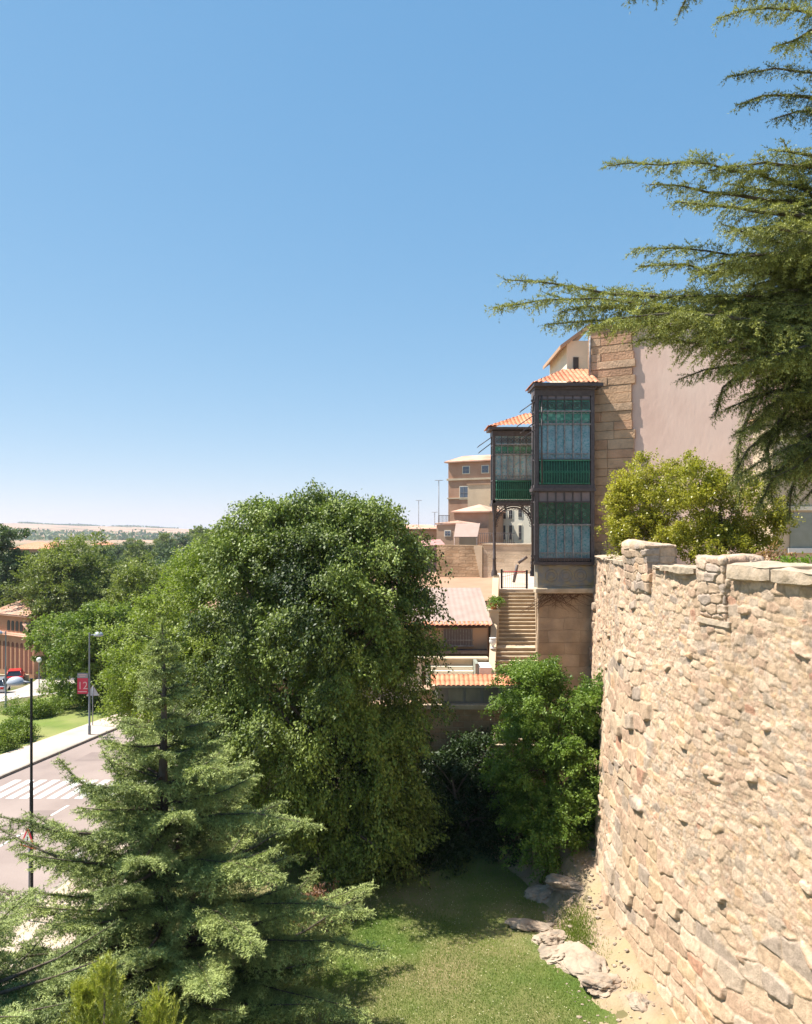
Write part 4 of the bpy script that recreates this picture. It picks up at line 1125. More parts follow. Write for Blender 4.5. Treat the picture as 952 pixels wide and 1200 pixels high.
# ================================================================== LOWER ANNEX, KIOSK WALL
an = empty('annex_building', (2.6, 38, 0), 0, 'low cream annex with a pinkish sheet roof and barred window left of the stairs', 'building')
def TN(p): return Vector((p.x-2.6, p.y-38, p.z))
s = MB(TN); s.box(-1.2, 38.2, 0, 3.8, 44, 7.55); s.build('wall', M_tan, an)
s = MB(TN)
nn_ = 40; vs = []; fs = []
for j, (yy_, zz_) in enumerate(((37.85, 7.78), (44.2, 9.02))):
    for i in range(nn_*4+1):
        xx = -1.4+5.4*i/(nn_*4); vs.append((xx, yy_, zz_+.006*math.cos(2*PI*i/8)))
m_ = nn_*4+1
for i in range(nn_*4): fs.append((i, i+1, m_+i+1, m_+i))
s.add(vs, fs); s.add([(v[0], v[1], v[2]-.1) for v in vs], fs); s.build('roof', M_roofsheet, an, fixn=False)
s = MB(TN); tile_slope(s, (-1.4, 37.72, 7.68), (5.35, 0, 0), (0, .42, .12), 0, 0); s.build('tile_edge', M_tile, an, fixn=False)
s = MB(TN); s.box(1.75, 38.14, 6.75, 3.1, 38.22, 7.5); w_ = s.build('window', mat('dusty_window', (.16, .13, .12), .4), an)
s = MB(TN)
for k in range(11): s.box(1.75+.13*k, 38.08, 6.75, 1.77+.13*k, 38.11, 7.5)
s.box(1.7, 38.06, 6.98, 3.15, 38.09, 7.01); s.box(1.7, 38.06, 6.7, 3.15, 38.12, 6.76); s.build('window_bars', M_ironlight, w_)
s = MB(TN); s.box(-1.2, 37.6, 6.42, 3.75, 38.15, 6.58); s.build('dark_ledge', M_iron, an)
s = MB(TN); s.box(-1.2, 37.0, 5.7, 3.7, 37.65, 6.25); s.box(-1.2, 36.9, 6.25, 3.72, 37.7, 6.33); s.build('cream_band', M_cream, an)
s = MB(TN)
for k in range(5): s.box(.9, 35.6+.28*k, 3, 3.0, 35.6+.28*(k+1)-.003, 5.35+.16*k)
s.build('white_steps', M_cream2, an)
s = MB(TN); s.box(3.02, 35.6, 3, 3.16, 37.0, 6.3); s.build('side_panel', M_greyshutter, an)
s = MB(TN); s.box(3.18, 35.5, 3, 3.72, 36.98, 6.15); s.build('white_block', M_white, an)

ks = empty('kiosk', (2.9, 34, 0), 0, 'low glazed shelter with an orange tile coping at the foot of the stairs', 'kiosk')
def TK(p): return Vector((p.x-2.9, p.y-34, p.z))
s = MB(TK); s.box(1.25, 34.0, 4.92, 5.6, 35.0, 5.62); s.build('wall', mat('grey_kiosk_panel', (.33, .29, .26), .6, (.28, .245, .22), 1.5), ks)
s = MB(TK)
for k in range(5): s.box(1.75+.72*k, 33.96, 5.0, 2.38+.72*k, 33.995, 5.55)
s.build('window', mat('kiosk_glass', (.16, .15, .15), .15, (.24, .22, .2), 2, spec=.6), ks)
s = MB(TK); s.box(1.22, 33.93, 4.92, 1.32, 34.05, 5.66); s.box(5.5, 33.93, 4.92, 5.6, 34.05, 5.66); s.box(1.3, 33.95, 5.57, 5.5, 34.0, 5.66); s.build('frame', M_white, ks)
s = MB(TK); tile_slope(s, (1.05, 33.72, 5.66), (4.7, 0, 0), (0, .75, .32), 0, 0, .2, .4); tile_slope(s, (1.05, 35.22, 5.66), (4.7, 0, 0), (0, -.75, .32), 0, 0, .2, .4); s.build('tile_coping', M_tile, ks, fixn=False)
s = MB(TK); s.box(.5, 33.6, 4.74, 5.8, 35.0, 4.92); s.build('ledge', M_coping, ks)
s = MB(TK); s.box(-2.5, 33.8, -.3, 5.85, 35.4, 4.74); s.build('base_wall', blockmat('reddish_rubble', (.36, .22, .14), (.44, .30, .2), (.42, .32, .22), .5, .25, .015, bump=1), ks)
s = MB(TK); s.box(.55, 33.95, 4.92, 1.05, 34.9, 5.5); s.build('pier', M_tan, ks)
# pale garden wall seen through the tree
s = MB(); s.box(-3.2, 36.2, 0, .7, 36.5, 6.4); s.box(-3.25, 36.15, 6.4, .75, 36.55, 6.5); tag(s.build('garden_wall', M_cream2), 'pale rendered garden wall glimpsed through the big tree', 'wall')

# ================================================================== PLAZA AND BACKGROUND TOWN
s = MB(); s.vprism([(4.75, 42.0), (14, 42), (14, 66), (7.5, 66), (6.0, 56)], 0, 9.08); o = s.build('plaza', M_pave); o['kind'] = 'structure'
s = MB(); s.add([(-12, 44.6, 7.6), (4.6, 44.6, 8.3), (8.5, 66, 9.0), (-12, 66, 8.4)], [(0, 1, 2, 3)]); s.box(-12, 44.6, 0, 4.6, 44.9, 7.55); o = s.build('yard', mat('pinkish_soil', (.42, .25, .16), .95, (.36, .21, .13), .6, bump=.4, bs=6)); o['kind'] = 'structure'
s = MB(frame(1.4, 62.0, -.45)); s.box(1.0, 0, 6, 4.55, 1.2, 11.05); tag(s.build('retaining_wall', M_retain2), 'tan rubble retaining wall left of the arch', 'wall')
s = MB(frame(1.4, 62.0, -.45)); s.box(4.85, -.35, 7, 12.5, 1.2, 11.1); s.box(4.8, -.42, 11.1, 12.5, 1.2, 11.2)
rwl = s.build('retaining_wall', M_retain); tag(rwl, 'pale coursed stone retaining wall seen through the iron arch', 'wall')
s = MB(frame(1.4, 62.0, -.45))
for k in range(13): s.box(4.15+.055*k, -.45, 11.0-.24*(k+1), 4.8, -.02, 11.0-.24*k-.003)
tag(s.build('wall_steps', M_cream), 'narrow stepped cream stair edge against the tan retaining wall', 'stairs')
# slanted timber and dark bracket on the plaza
for (c0, c1, lab) in (((6.05, 46, 9.2), (6.25, 46, 10.2), 'dark leaning plank behind the red-railed gate'), ((6.45, 47, 10.25), (6.95, 47, 10.6), 'short dark beam on the wall above the gate')):
    s = MB(); s.tube([c0, c1], .09, 6); tag(s.build('timber', M_iron), lab, 'timber')
s = MB(frame(1.4, 62.0, -.45))
for k in range(18): s.tube([(4.2+.16*k, .4, 11.15), (4.2+.16*k, .4, 11.95)], .016, 5)
s.tube([(4.2, .4, 11.95), (7.0, .4, 11.95)], .022, 5); s.tube([(4.2, .4, 11.25), (7.0, .4, 11.25)], .022, 5)
tag(s.build('iron_fence', M_iron), 'thin iron fence along the top of the retaining wall', 'fence')

def house(name, T, x0, x1, d, z0, z1, m, label, cat='house', roof=None, rh=1.2, over=.35, wins=(), winm=None, bands=(), bandm=None):
    org = T(Vector((x0, 0, z0))); root = empty(name, org, 0, label, cat)
    def TT(p): return T(p)-org
    s = MB(TT); s.box(x0, 0, z0, x1, d, z1); wl = s.build('wall', m, root)
    if roof is not None:
        s = MB(TT); a, b2 = x0-over, x1+over; e0, e1 = -over, d+over; cxm = (a+b2)/2
        rx = min((b2-a)/2-.05, (e1-e0)/2)
        s.add([(a, e0, z1+.02), (b2, e0, z1+.02), (b2, e1, z1+.02), (a, e1, z1+.02), (a, e0, z1+.15), (b2, e0, z1+.15), (b2, e1, z1+.15), (a, e1, z1+.15), (a+rx, (e0+e1)/2, z1+.15+rh), (b2-rx, (e0+e1)/2, z1+.15+rh)],
              [(0, 3, 2, 1), (0, 1, 5, 4), (1, 2, 6, 5), (2, 3, 7, 6), (3, 0, 4, 7), (4, 5, 9, 8), (5, 6, 9), (6, 7, 8, 9), (7, 4, 8)])
        s.build('roof', roof, root)
    for (wx, wz, ww, wh) in wins:
        s = MB(TT); s.box(wx-ww/2-.08, -.05, wz-wh/2-.08, wx+ww/2+.08, .02, wz+wh/2+.08); fr = s.build('window', M_cream2, root)
        s = MB(TT); s.box(wx-ww/2, -.07, wz-wh/2, wx+ww/2, -.04, wz+wh/2); s.build('pane', winm or M_bluewin, fr)
        s = MB(TT); s.box(wx-.02, -.09, wz-wh/2, wx+.02, -.06, wz+wh/2); s.box(wx-ww/2, -.09, wz-.02, wx+ww/2, -.06, wz+.02); s.build('glazing_bars', M_ironlight, fr)
    for (bz, bh, bp) in bands:
        s = MB(TT); s.box(x0-bp, -bp, bz, x1+bp, d+bp, bz+bh); s.build('cornice', bandm or M_cream, root)
    return root
k90 = 90/960; k80 = 80/960
def zz(v, Y): return 12-(v-624)*Y/960
T1 = frame(4.75, 92, -.5)
house('tower_house', T1, 0, 8.5, 2.5, 4, zz(541, 90), M_terra, 'tall brownish pink house with two cornices, rising behind the lower roofs left of the gallery', 'house', M_tilefar, .7, .35,
      [(2.2, zz(550, 90), .75, .75), (4.5, zz(550, 90), .75, .75), (1.95, zz(577, 90), .95, 1.35)], M_bluewin, [(zz(562, 90), .22, .15), (zz(584, 90), .14, .1)], M_cream)
T2 = frame((551-476)*k80, 83, -.5)
house('annex_house', T2, 0, 4.2, 1.5, 8, zz(566, 80), M_cream, 'cream windowless block in front of the brownish pink tower house', 'house', None, wins=(), bands=[(zz(566, 80), .1, .08)], bandm=M_tan)
s = MB(T2); s.box(2.1, -.12, zz(590, 80), 2.35, -.005, zz(567, 80)); 
T3 = frame((533-476)*76/960, 77, -.5)
house('low_house', T3, 0, 3.5, 4, 6, zz(601, 76), M_terra, 'low terracotta coloured house under the cream block', 'house', M_tilefar, .7, .25)
# awning
s = MB(frame((532-476)*68/960, 68, -.15)); s.add([(0, 0, zz(629, 68)), (1.95, 0, zz(629, 68)), (2.1, 1.4, zz(613, 68)), (0.05, 1.4, zz(613, 68))], [(0, 1, 2, 3)]); s.add([(0, 0.02, zz(629, 68)-.04), (1.95, .02, zz(629, 68)-.04), (2.1, 1.42, zz(613, 68)-.04), (0.05, 1.42, zz(613, 68)-.04)], [(3, 2, 1, 0)])
for xx in (.05, 1.9): s.tube([(xx, .05, zz(629, 68)-.04), (xx, .05, 9)], .04, 6)
tag(s.build('awning', M_awning, fixn=False), 'pale pink sloping awning on the low terrace', 'awning')
T4 = frame((512-476)*72/960, 72.3, -.5)
house('low_house', T4, 0, 2.2, 4, 6, zz(615, 72), M_tan, 'narrow tan house with a roof railing at the edge of the big tree', 'house', M_tilefar, .25, .1, [(1.1, zz(625, 72), .5, .4)])
T5 = frame((486-476)*95/960, 95, -.2)
house('low_house', T5, -8, 4.5, 7, 3, zz(621, 95), M_terra, 'low distant house with faded tile roof beside the big tree crown', 'house', M_tilefar, .5, .3)
s = MB(frame((508-476)*69/960, 69, .1)); s.add([(-1.2, 0, zz(640, 69)), (1.0, 0, zz(638, 69)), (.9, 2.2, zz(632, 69)), (-1, 2.2, zz(634, 69))], [(0, 1, 2, 3)]); s.add([(-1.2, 0.02, 7), (1.0, 0.02, 7), (1.0, .02, zz(638.5, 69)), (-1.2, .02, zz(640.5, 69))], [(0, 1, 2, 3)])
tag(s.build('tiled_shed', mat('rose_tiles', (.5, .27, .24), .9, (.4, .2, .17), 3), fixn=False), 'rosy tiled shed roof at the right edge of the big tree', 'shed')
T6 = frame((582-476)*79/960, 79, -.6)
house('cream_house', T6, -.2, 6, 7, 8, zz(560, 75), M_cream2, 'pale cream house with narrow dark windows seen through the iron arch', 'house', M_tilefar, .8, .3,
      [(0.85, zz(624, 75), .28, 1.35), (1.55, zz(624, 75), .28, 1.35), (2.55, zz(624, 75), .28, 1.35), (0.85, zz(602, 75), .35, .8), (1.55, zz(602, 75), .35, .8), (2.55, zz(600, 75), .35, .8)], M_dark)
# antennas
for (u, v0, v1, Y, lab) in ((491, 586, 620, 95, 'thin roof aerial left of the others, above the big tree'), (515, 562, 615, 72, 'tallest thin aerial beside the tower house'), (510, 600, 622, 95, 'short aerial between two taller ones')):
    x = (u-476)*Y/960; a = zz(v1, Y); t_ = zz(v0, Y)
    s = MB(); s.tube([(x, Y+1, a-1), (x, Y+1, t_)], .035, 5); s.tube([(x-.35, Y+1, t_), (x+.35, Y+1, t_)], .025, 5)
    for k in range(4): s.tube([(x-.3+.2*k, Y+.75, t_), (x-.3+.2*k, Y+1.25, t_)], .018, 4)
    tag(s.build('antenna', M_ironlight), lab, 'antenna', 'roof aerials on the skyline')
s = MB(frame((514-476)*72/960, 72, .1)); zt_ = zz(614, 72)
for k in range(9): s.tube([(k*.12, 0, zt_), (k*.12, 0, zt_+.75)], .02, 5)
s.tube([(0, 0, zt_+.75), (1, 0, zt_+.75)], .025, 5); tag(s.build('roof_railing', M_iron), 'dark railing on the roof of the narrow tan house', 'railing')

# building at the right edge behind the shrubs
T7 = frame(13.5, 31.5, .0)
rb = house('yellow_house', T7, 0.6, 14, 1.8, 10.3, 16.4, M_cream, 'cream yellow house with a grey shuttered window at the right edge', 'house', M_tilefar, .3, .2)
ro = Vector(rb.location)
def TT7(p): return T7(p)-ro
s = MB(TT7); s.box(1.25, -.06, 11.4, 6.5, .02, 12.75); w_ = s.build('window', M_greyshutter, rb)
s = MB(TT7); s.box(1.15, -.14, 11.22, 6.6, .02, 11.4); s.build('sill', M_white, w_)
s = MB(TT7); s.box(.6, -.1, 12.85, 7, .0, 13.0); s.build('moulding', M_cream2, rb)

# ================================================================== STREET: CHAPEL, CARS, LAMPS, SIGNS
ch = empty('brick_chapel', (-44, 90, -4.2), -.6, 'orange brick chapel with blind arches and tiled roof at the left edge', 'chapel')
CO = Vector((-44, 90, -4.2))
CT = frame(-44, 90, .0)
def TC(p): return Vector((p.x-CO.x, p.y-CO.y, p.z-CO.z))
yc = 92.0
def cx_(u): return (u-476)/960*yc
def cz_(v): return 12-(v-624)/960*yc
s = MB(TC); s.box(cx_(-60), yc, -4.6, cx_(40), yc+7, cz_(744)); s.build('aisle_wall', M_brick, ch)
s = MB(TC); s.box(cx_(-60), yc+.5, -4.6, cx_(20), yc+9, cz_(722)); s.build('nave_wall', M_brick, ch)
s = MB(TC); tile_slope(s, (cx_(-62), yc-.3, cz_(746)), (cx_(42)-cx_(-62), 0, 0), (0, .9, .25), 0, 0, .3, .5); tile_slope(s, (cx_(42), yc-.3, cz_(745)), (0, 6, 0), (-(22*yc/960), 0, 1.4), 0.0, 0, .3, .5); s.build('aisle_roof', M_tilefar, ch, fixn=False)
s = MB(TC); tile_slope(s, (cx_(-62), yc+.1, cz_(722)), (cx_(23)-cx_(-62), 0, 0), (0, 4.5, 1.25), 0, .2, .3, .5); s.box(cx_(-62), yc+.1, cz_(722)-.12, cx_(22), yc+9, cz_(722)-.003); s.build('nave_roof', M_tilefar, ch, fixn=False)
for k in range(8):
    uc = 33-9.3*k; x = cx_(uc); z0, z1 = cz_(787), cz_(756); w = .26
    poly = [(x-w, z0), (x+w, z0)]+[(x+w*math.cos(PI*j/8), z1+w*math.sin(PI*j/8)) for j in range(9)]
    s = MB(TC); s.prism(poly, yc-.02, yc-.004); o = s.build('blind_arch', mat('recess_shade_brick', (.20, .08, .05), .9) if k == 0 else bpy.data.materials['recess_shade_brick'], ch)  # flat dark panels proud of the wall; recess shade is put into their colour
for k in range(5):
    uc = 11-9*k; x = cx_(uc)+.3; z0, z1 = cz_(741), cz_(732); w = .28
    poly = [(x-w, z0), (x+w, z0)]+[(x+w*math.cos(PI*j/8), z1+w*math.sin(PI*j/8)) for j in range(9)]
    s = MB(TC); s.prism(poly, yc+.45, yc+.49); s.build('arched_window', M_dark, ch)
s = MB(); s.box(cx_(-60), 89.5, -4.4, cx_(45), 89.8, -3.55); tag(s.build('low_wall', M_cream), 'low cream boundary wall in front of the brick chapel', 'wall')
# dry stone house behind chapel
H1 = frame((16-476)/960*105, 105, .1)
house('tan_house', H1, 0, 4.5, 6, -5, 12-(722-624)/960*105, M_retain2, 'small weathered tan house behind the brick chapel', 'house', M_tilefar, .8, .3, [(1.2, .6, .4, .6), (2.6, -.8, .4, .6)], M_dark)

def make_car(paint, loc, rz, label):
    root = empty('parked_car', loc, rz, label, 'car', 'cars parked in front of the chapel')
    # side profile extruded, with narrower cabin
    L_, W_ = 4.0, 1.7
    prof = [(-2.0, .35), (-2.0, .72), (-1.92, .92), (-1.1, 1.0), (-.9, 1.02), (1.0, .98), (1.75, .86), (1.98, .68), (2.0, .35)]
    bm = bmesh.new()
    def ring(xw, sc): return [bm.verts.new((x*(1-.04*(sc)), xw, z)) for x, z in prof]
    R4 = [ring(-W_/2, 1), ring(-W_/2+.12, 0), ring(W_/2-.12, 0), ring(W_/2, 1)]
    for v in R4[0]+R4[3]: v.co.z = v.co.z*.96+.02
    n = len(prof)
    for a in range(3):
        for i in range(n-1): bm.faces.new((R4[a][i], R4[a][i+1], R4[a+1][i+1], R4[a+1][i]))
        bm.faces.new((R4[a][n-1], R4[a][0], R4[a+1][0], R4[a+1][n-1]))
    bm.faces.new(R4[0]); bm.faces.new(list(reversed(R4[3])))
    bmesh.ops.recalc_face_normals(bm, faces=bm.faces)
    for f in bm.faces: f.smooth = True
    me = bpy.data.meshes.new('body'); bm.to_mesh(me); bm.free(); me.materials.append(paint)
    o = bpy.data.objects.new('body', me); COL.objects.link(o); o.parent = root
    mo = o.modifiers.new('b', 'BEVEL'); mo.width = .06; mo.segments = 3
    s = MB(); s.add([(-1.75, -.74, .98), (1.0, -.74, .98), (1.0, .74, .98), (-1.75, .74, .98), (-1.45, -.56, 1.43), (.25, -.58, 1.45), (.25, .58, 1.45), (-1.45, .56, 1.43)], [(0, 1, 5, 4), (1, 2, 6, 5), (2, 3, 7, 6), (3, 0, 4, 7)])
    s.build('windows', M_glass, root)
    s = MB(); s.box(-1.5, -.585, 1.42, .3, .585, 1.475); s.build('roof', paint, root, bevel=.03)
    s = MB()
    for sy in (-1, 1):
        for (a, b2) in (((-1.72, .73*sy, 1.0), (-1.45, .57*sy, 1.44)), ((-.55, .75*sy, 1.0), (-.6, .59*sy, 1.44)), ((1.0, .73*sy, 1.0), (.27, .58*sy, 1.44))): s.tube([a, b2], .04, 6)
    s.build('pillars', paint, root)
    for sx in (-1.28, 1.28):
        for sy in (-1, 1):
            s = MB(); pr = [(0.0, -.1), (.31, -.1), (.31, .1), (0, .1)]
            vs = []; 
            s.tube([(sx, sy*.76-.1, .31), (sx, sy*.76+.1, .31)], .31, 18); w = s.build('wheel', M_tyre, root)
            s = MB(); s.tube([(sx, sy*.87-.02, .31), (sx, sy*.87+.015, .31)], .18, 12); s.build('rim', M_silver, w)
    for sy in (-1, 1):
        s = MB(); s.box(-2.01, sy*.6-.14, .66, -1.93, sy*.6+.14, .86); s.build('tail_light', M_tail, root)
        s = MB(); s.box(1.88, sy*.58-.16, .6, 2.01, sy*.58+.16, .76); s.build('headlight', M_head, root)
    s = MB(); s.box(-2.03, -.25, .42, -1.99, .25, .54); s.build('number_plate', M_white, root)
    s = MB(); s.box(-2.05, -.8, .28, -1.93, .8, .42); s.box(1.93, -.8, .25, 2.05, .8, .4); s.build('bumper', M_dark, root)
    return root
p1 = G(18, 800); p2 = G(3, 812)
make_car(M_redcar, (p1.x, p1.y, p1.z+.03), math.radians(112), 'red hatchback parked nearer the trees in front of the brick chapel')
make_car(M_silver, (p2.x-.3, p2.y-.2, p2.z+.03), math.radians(108), 'silver hatchback parked behind the red car at the left edge')

def street_lamp(loc, H, rz, label, group='tall street lamps with saucer heads'):
    root = empty('street_lamp', loc, rz, label, 'street lamp', group)
    s = MB(); s.lathe([(.085, 0), (.085, .5), (.06, .55), (.055, H*.55), (.042, H*.56), (.04, H)], n=12); s.tube([(0, 0, H), (0, 0, H+.02)], .055, 10); s.build('pole', M_black if H > 6.8 else M_grey, root)
    s = MB(); s.tube([(0, 0, H-.12), (.30, 0, H-.08)], .035, 8); s.build('arm', M_grey, root)
    s = MB(); s.lathe([(.0, .17), (.10, .165), (.2, .12), (.27, .02), (.28, -.03), (.25, -.07), (.12, -.1), (0, -.11)], (.5, 0, H-.1), 20, sx=1.0, sy=.8); s.build('lamp_head', M_lampgrey, root)
    return root
street_lamp(((37-476)/960*26, 26, 0), 7.35, PI, 'nearest street lamp, black pole with grey saucer head pointing left')
l2 = (( 105-476)/960*48.2, 48.2, .12)
street_lamp(l2, 5.95, math.radians(15), 'street lamp on the pavement carrying the red banner')
g7 = G(7, 833); street_lamp((g7.x, g7.y, g7.z), zz(740, g7.y)-g7.z, PI, 'slim street lamp by the side street at the left edge')
gg = G(46, 812)
gl = empty('globe_lamp', tuple(gg), 0, 'short lamp post with a white globe beside the parked cars', 'street lamp')
s = MB(); s.lathe([(.09, 0), (.06, .3), (.045, .35), (.04, 2.9)], n=10); s.build('pole', M_grey, gl)
s = MB(); s.lathe([(0, 2.85)]+[(.24*math.sin(PI*k/10), 3.1-.24*math.cos(PI*k/10)) for k in range(1, 10)]+[(0, 3.34)], n=16); s.build('globe', M_opal, gl)

# banner
bn = empty('street_banner', (l2[0]-.07, l2[1], 0), 0, 'red vertical banner with pale figures hung on the street lamp', 'banner')
zb0, zb1 = zz(813, 48.2), zz(789, 48.2)
s = MB(); s.box(-.64, -.012, zb0, -.02, .012, zb1-.28); s.build('cloth', M_banner, bn)
s = MB(); s.box(-.64, -.012, zb1-.277, -.02, .012, zb1); s.build('title_strip', M_bannerg, bn)
s = MB(); s.tube([(-.66, 0, zb1+.02), (.02, 0, zb1+.02)], .015, 6); s.tube([(-.66, 0, zb0-.02), (.02, 0, zb0-.02)], .015, 6); s.build('banner_rod', M_black, bn)
def text(body, size, loc, m, parent, rz=0, name='lettering'):
    cu = bpy.data.curves.new('t', 'FONT'); cu.body = body; cu.size = size; cu.align_x = 'CENTER'; cu.extrude = .004
    o = bpy.data.objects.new('t', cu); COL.objects.link(o)
    bpy.context.view_layer.update()
    me = bpy.data.meshes.new_from_object(o.evaluated_get(bpy.context.evaluated_depsgraph_get()))
    bpy.data.objects.remove(o); me.materials.clear(); me.materials.append(m)
    t = bpy.data.objects.new(name, me); COL.objects.link(t); t.parent = parent; t.location = loc; t.rotation_euler = (PI/2, 0, rz)
    return t
text('12', .62, (-.32, -.018, zb0+.28), M_pinktext, bn)
s = MB(); s.box(-.6, -.018, zb0+.1, -.08, -.013, zb0+.15); s.box(-.58, -.018, zb1-.1, -.1, -.013, zb1-.06); s.box(-.5, -.018, zb1-.19, -.16, -.013, zb1-.15); s.build('printed_lines', M_pinktext, bn)

def tri_sign(loc, rz, side, zc, label, back=False):
    root = empty('warning_sign', loc, rz, label, 'road sign', 'triangular warning signs')
    h = side*.866
    s = MB(); s.tube([(0, .05, 0), (0, .05, zc+h*.55)], .03, 8); s.build('post', M_grey, root)
    def tri(sd, y0, y1):
        hh_ = sd*.866; return [(-sd/2, zc-hh_/3), (sd/2, zc-hh_/3), (0, zc+2*hh_/3)], y0, y1
    s = MB(); s.prism(*tri(side, -.012, .012)); s.build('border', M_red_sign, root, bevel=.008)
    s = MB(); s.prism(*tri(side*.68, -.017, -.0125)); s.build('face', M_white, root)
    s = MB(); s.lathe([(0, 0), (.035, .0), (.035, .05), (.05, .12), (.04, .2), (0, .22)], (0, 0, 0), 8)
    s2 = MB(); s2.box(-.03, -.022, zc-.12, .03, -.0175, zc+.06); s2.tube([(0, -.02, zc+.1), (0, -.0176, zc+.1)], .035, 10); s2.tube([(-.02, -.02, zc-.05), (-.1, -.02, zc-.12)], .012, 5); s2.tube([(.02, -.02, zc-.05), (.1, -.02, zc-.12)], .012, 5); s2.build('pictogram', M_black, root)
    s = MB(); s.prism(*tri(side*.98, .0125, .016)); s.build('back_plate', M_lampgrey, root)
    return root
tri_sign(((33-476)/960*25, 25, .0), math.radians(-28), .74, zz(986, 25)+.02, 'red bordered warning triangle on a post near the closest street lamp')
tri_sign(((109-476)/960*50.5, 50.5, .1), PI+.2, .78, zz(813, 50.5), 'grey back of a triangular sign behind the bannered lamp')
for (u, v) in ((155, 987), (176, 1001)):
    p = G(u, v); s = MB(); s.lathe([(.07, 0), (.07, .05), (.045, .07), (.045, .8), (.06, .84), (.045, .92), (0, .94)], n=12); o = s.build('bollard', M_black); o.location = (p.x, p.y, .12)
    tag(o, 'slim black bollard on the pavement edge behind the cedar, %s of two' % ('left' if u < 170 else 'right'), 'bollard', 'bollards on the pavement edge')

# ================================================================== TREES
# main big tree
def lp(u, v, Y, ru, rv, rd=None):
    p = P(u, v, Y); return (p.x, p.y, p.z, ru*Y/960, rv*Y/960, rd if rd else ru*Y/960)
ML = []
for (u, v, Y, ru, rv, rd) in ((366, 606, 30.4, 26, 34, .9), (443, 612, 29.4, 28, 34, .9), (290, 622, 31.4, 22, 30, .9), (402, 596, 30, 16, 24, .6), (330, 606, 31, 18, 22, .7), (372, 655, 30, 62, 68, 2.2), (440, 660, 29.5, 62, 64, 2.0), (312, 665, 31, 52, 62, 1.9), (466, 715, 29, 52, 62, 1.9), (400, 730, 28.2, 85, 80, 2.4), (300, 745, 30.2, 65, 85, 2.1),
                        (350, 830, 28.8, 95, 95, 2.3), (440, 820, 29, 60, 95, 2.0), (400, 930, 29.4, 92, 100, 2.1), (320, 930, 30, 72, 110, 2.0), (440, 930, 29.6, 48, 105, 1.8), (425, 1000, 29.6, 80, 66, 1.9), (475, 960, 30, 34, 90, 1.5), (455, 850, 29.6, 50, 60, 1.8), (415, 880, 29, 60, 60, 1.9), (480, 790, 29.3, 36, 50, 1.4), (250, 860, 31, 62, 90, 2.0),
                        (345, 618, 31, 30, 30, 1), (372, 604, 30.5, 25, 26, .9), (425, 610, 29.5, 36, 30, 1.1), (300, 612, 31.5, 26, 22, .9), (482, 660, 28.8, 26, 30, .9), (505, 720, 28.8, 18, 26, .8)):
    u = u-(22 if u > 450 else (12 if u > 425 else 0)); p = P(u, v, Y); ML.append((p.x, p.y, p.z, ru*Y/960, rd, rv*Y/960))
rt_ = np.random.RandomState(17)
for k in range(46):
    b0 = ML[5+rt_.randint(0, 12)]; a_ = rt_.uniform(0, 6.28); e_ = rt_.uniform(-.1, 1.3)
    q_ = rt_.uniform(.35, .62)
    ML.append((b0[0]+math.cos(a_)*math.cos(e_)*b0[3]*.98, b0[1]+math.sin(a_)*math.cos(e_)*b0[4]*.98, b0[2]+math.sin(e_)*b0[5]*.98, q_, q_, q_*1.35))
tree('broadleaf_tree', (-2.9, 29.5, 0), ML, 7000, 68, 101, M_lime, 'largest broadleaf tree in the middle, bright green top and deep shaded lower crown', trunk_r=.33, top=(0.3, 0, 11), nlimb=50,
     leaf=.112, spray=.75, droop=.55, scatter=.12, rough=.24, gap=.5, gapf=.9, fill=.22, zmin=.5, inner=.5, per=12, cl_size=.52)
# drooping sprays on the right side, over the lit roofs
# yellow-green tree left of it
YL = []
for (u, v, Y, ru, rv, rd) in ((235, 720, 39, 55, 60, 2.3), (190, 760, 38, 48, 60, 2.0), (270, 690, 39.5, 45, 55, 2), (215, 800, 37.5, 70, 70, 2.5), (165, 790, 38.5, 28, 50, 1.5), (270, 800, 37.5, 50, 90, 2.2), (230, 880, 38, 70, 60, 2.4), (252, 650, 39.5, 26, 24, 1.1), (300, 640, 39.5, 36, 36, 1.4)):
    p = P(u, v, Y); YL.append((p.x, p.y, p.z, ru*Y/960, rd, rv*Y/960))
tree('broadleaf_tree', (-9.6, 38.5, 0), YL, 2600, 56, 111, M_lime2, 'yellow-green broadleaf tree standing behind the blue cedar, left of the largest tree', trunk_r=.25,
     leaf=.12, spray=.75, droop=.35, scatter=.13, rough=.14, gap=.38, fill=.3, inner=.5, zmin=.6)
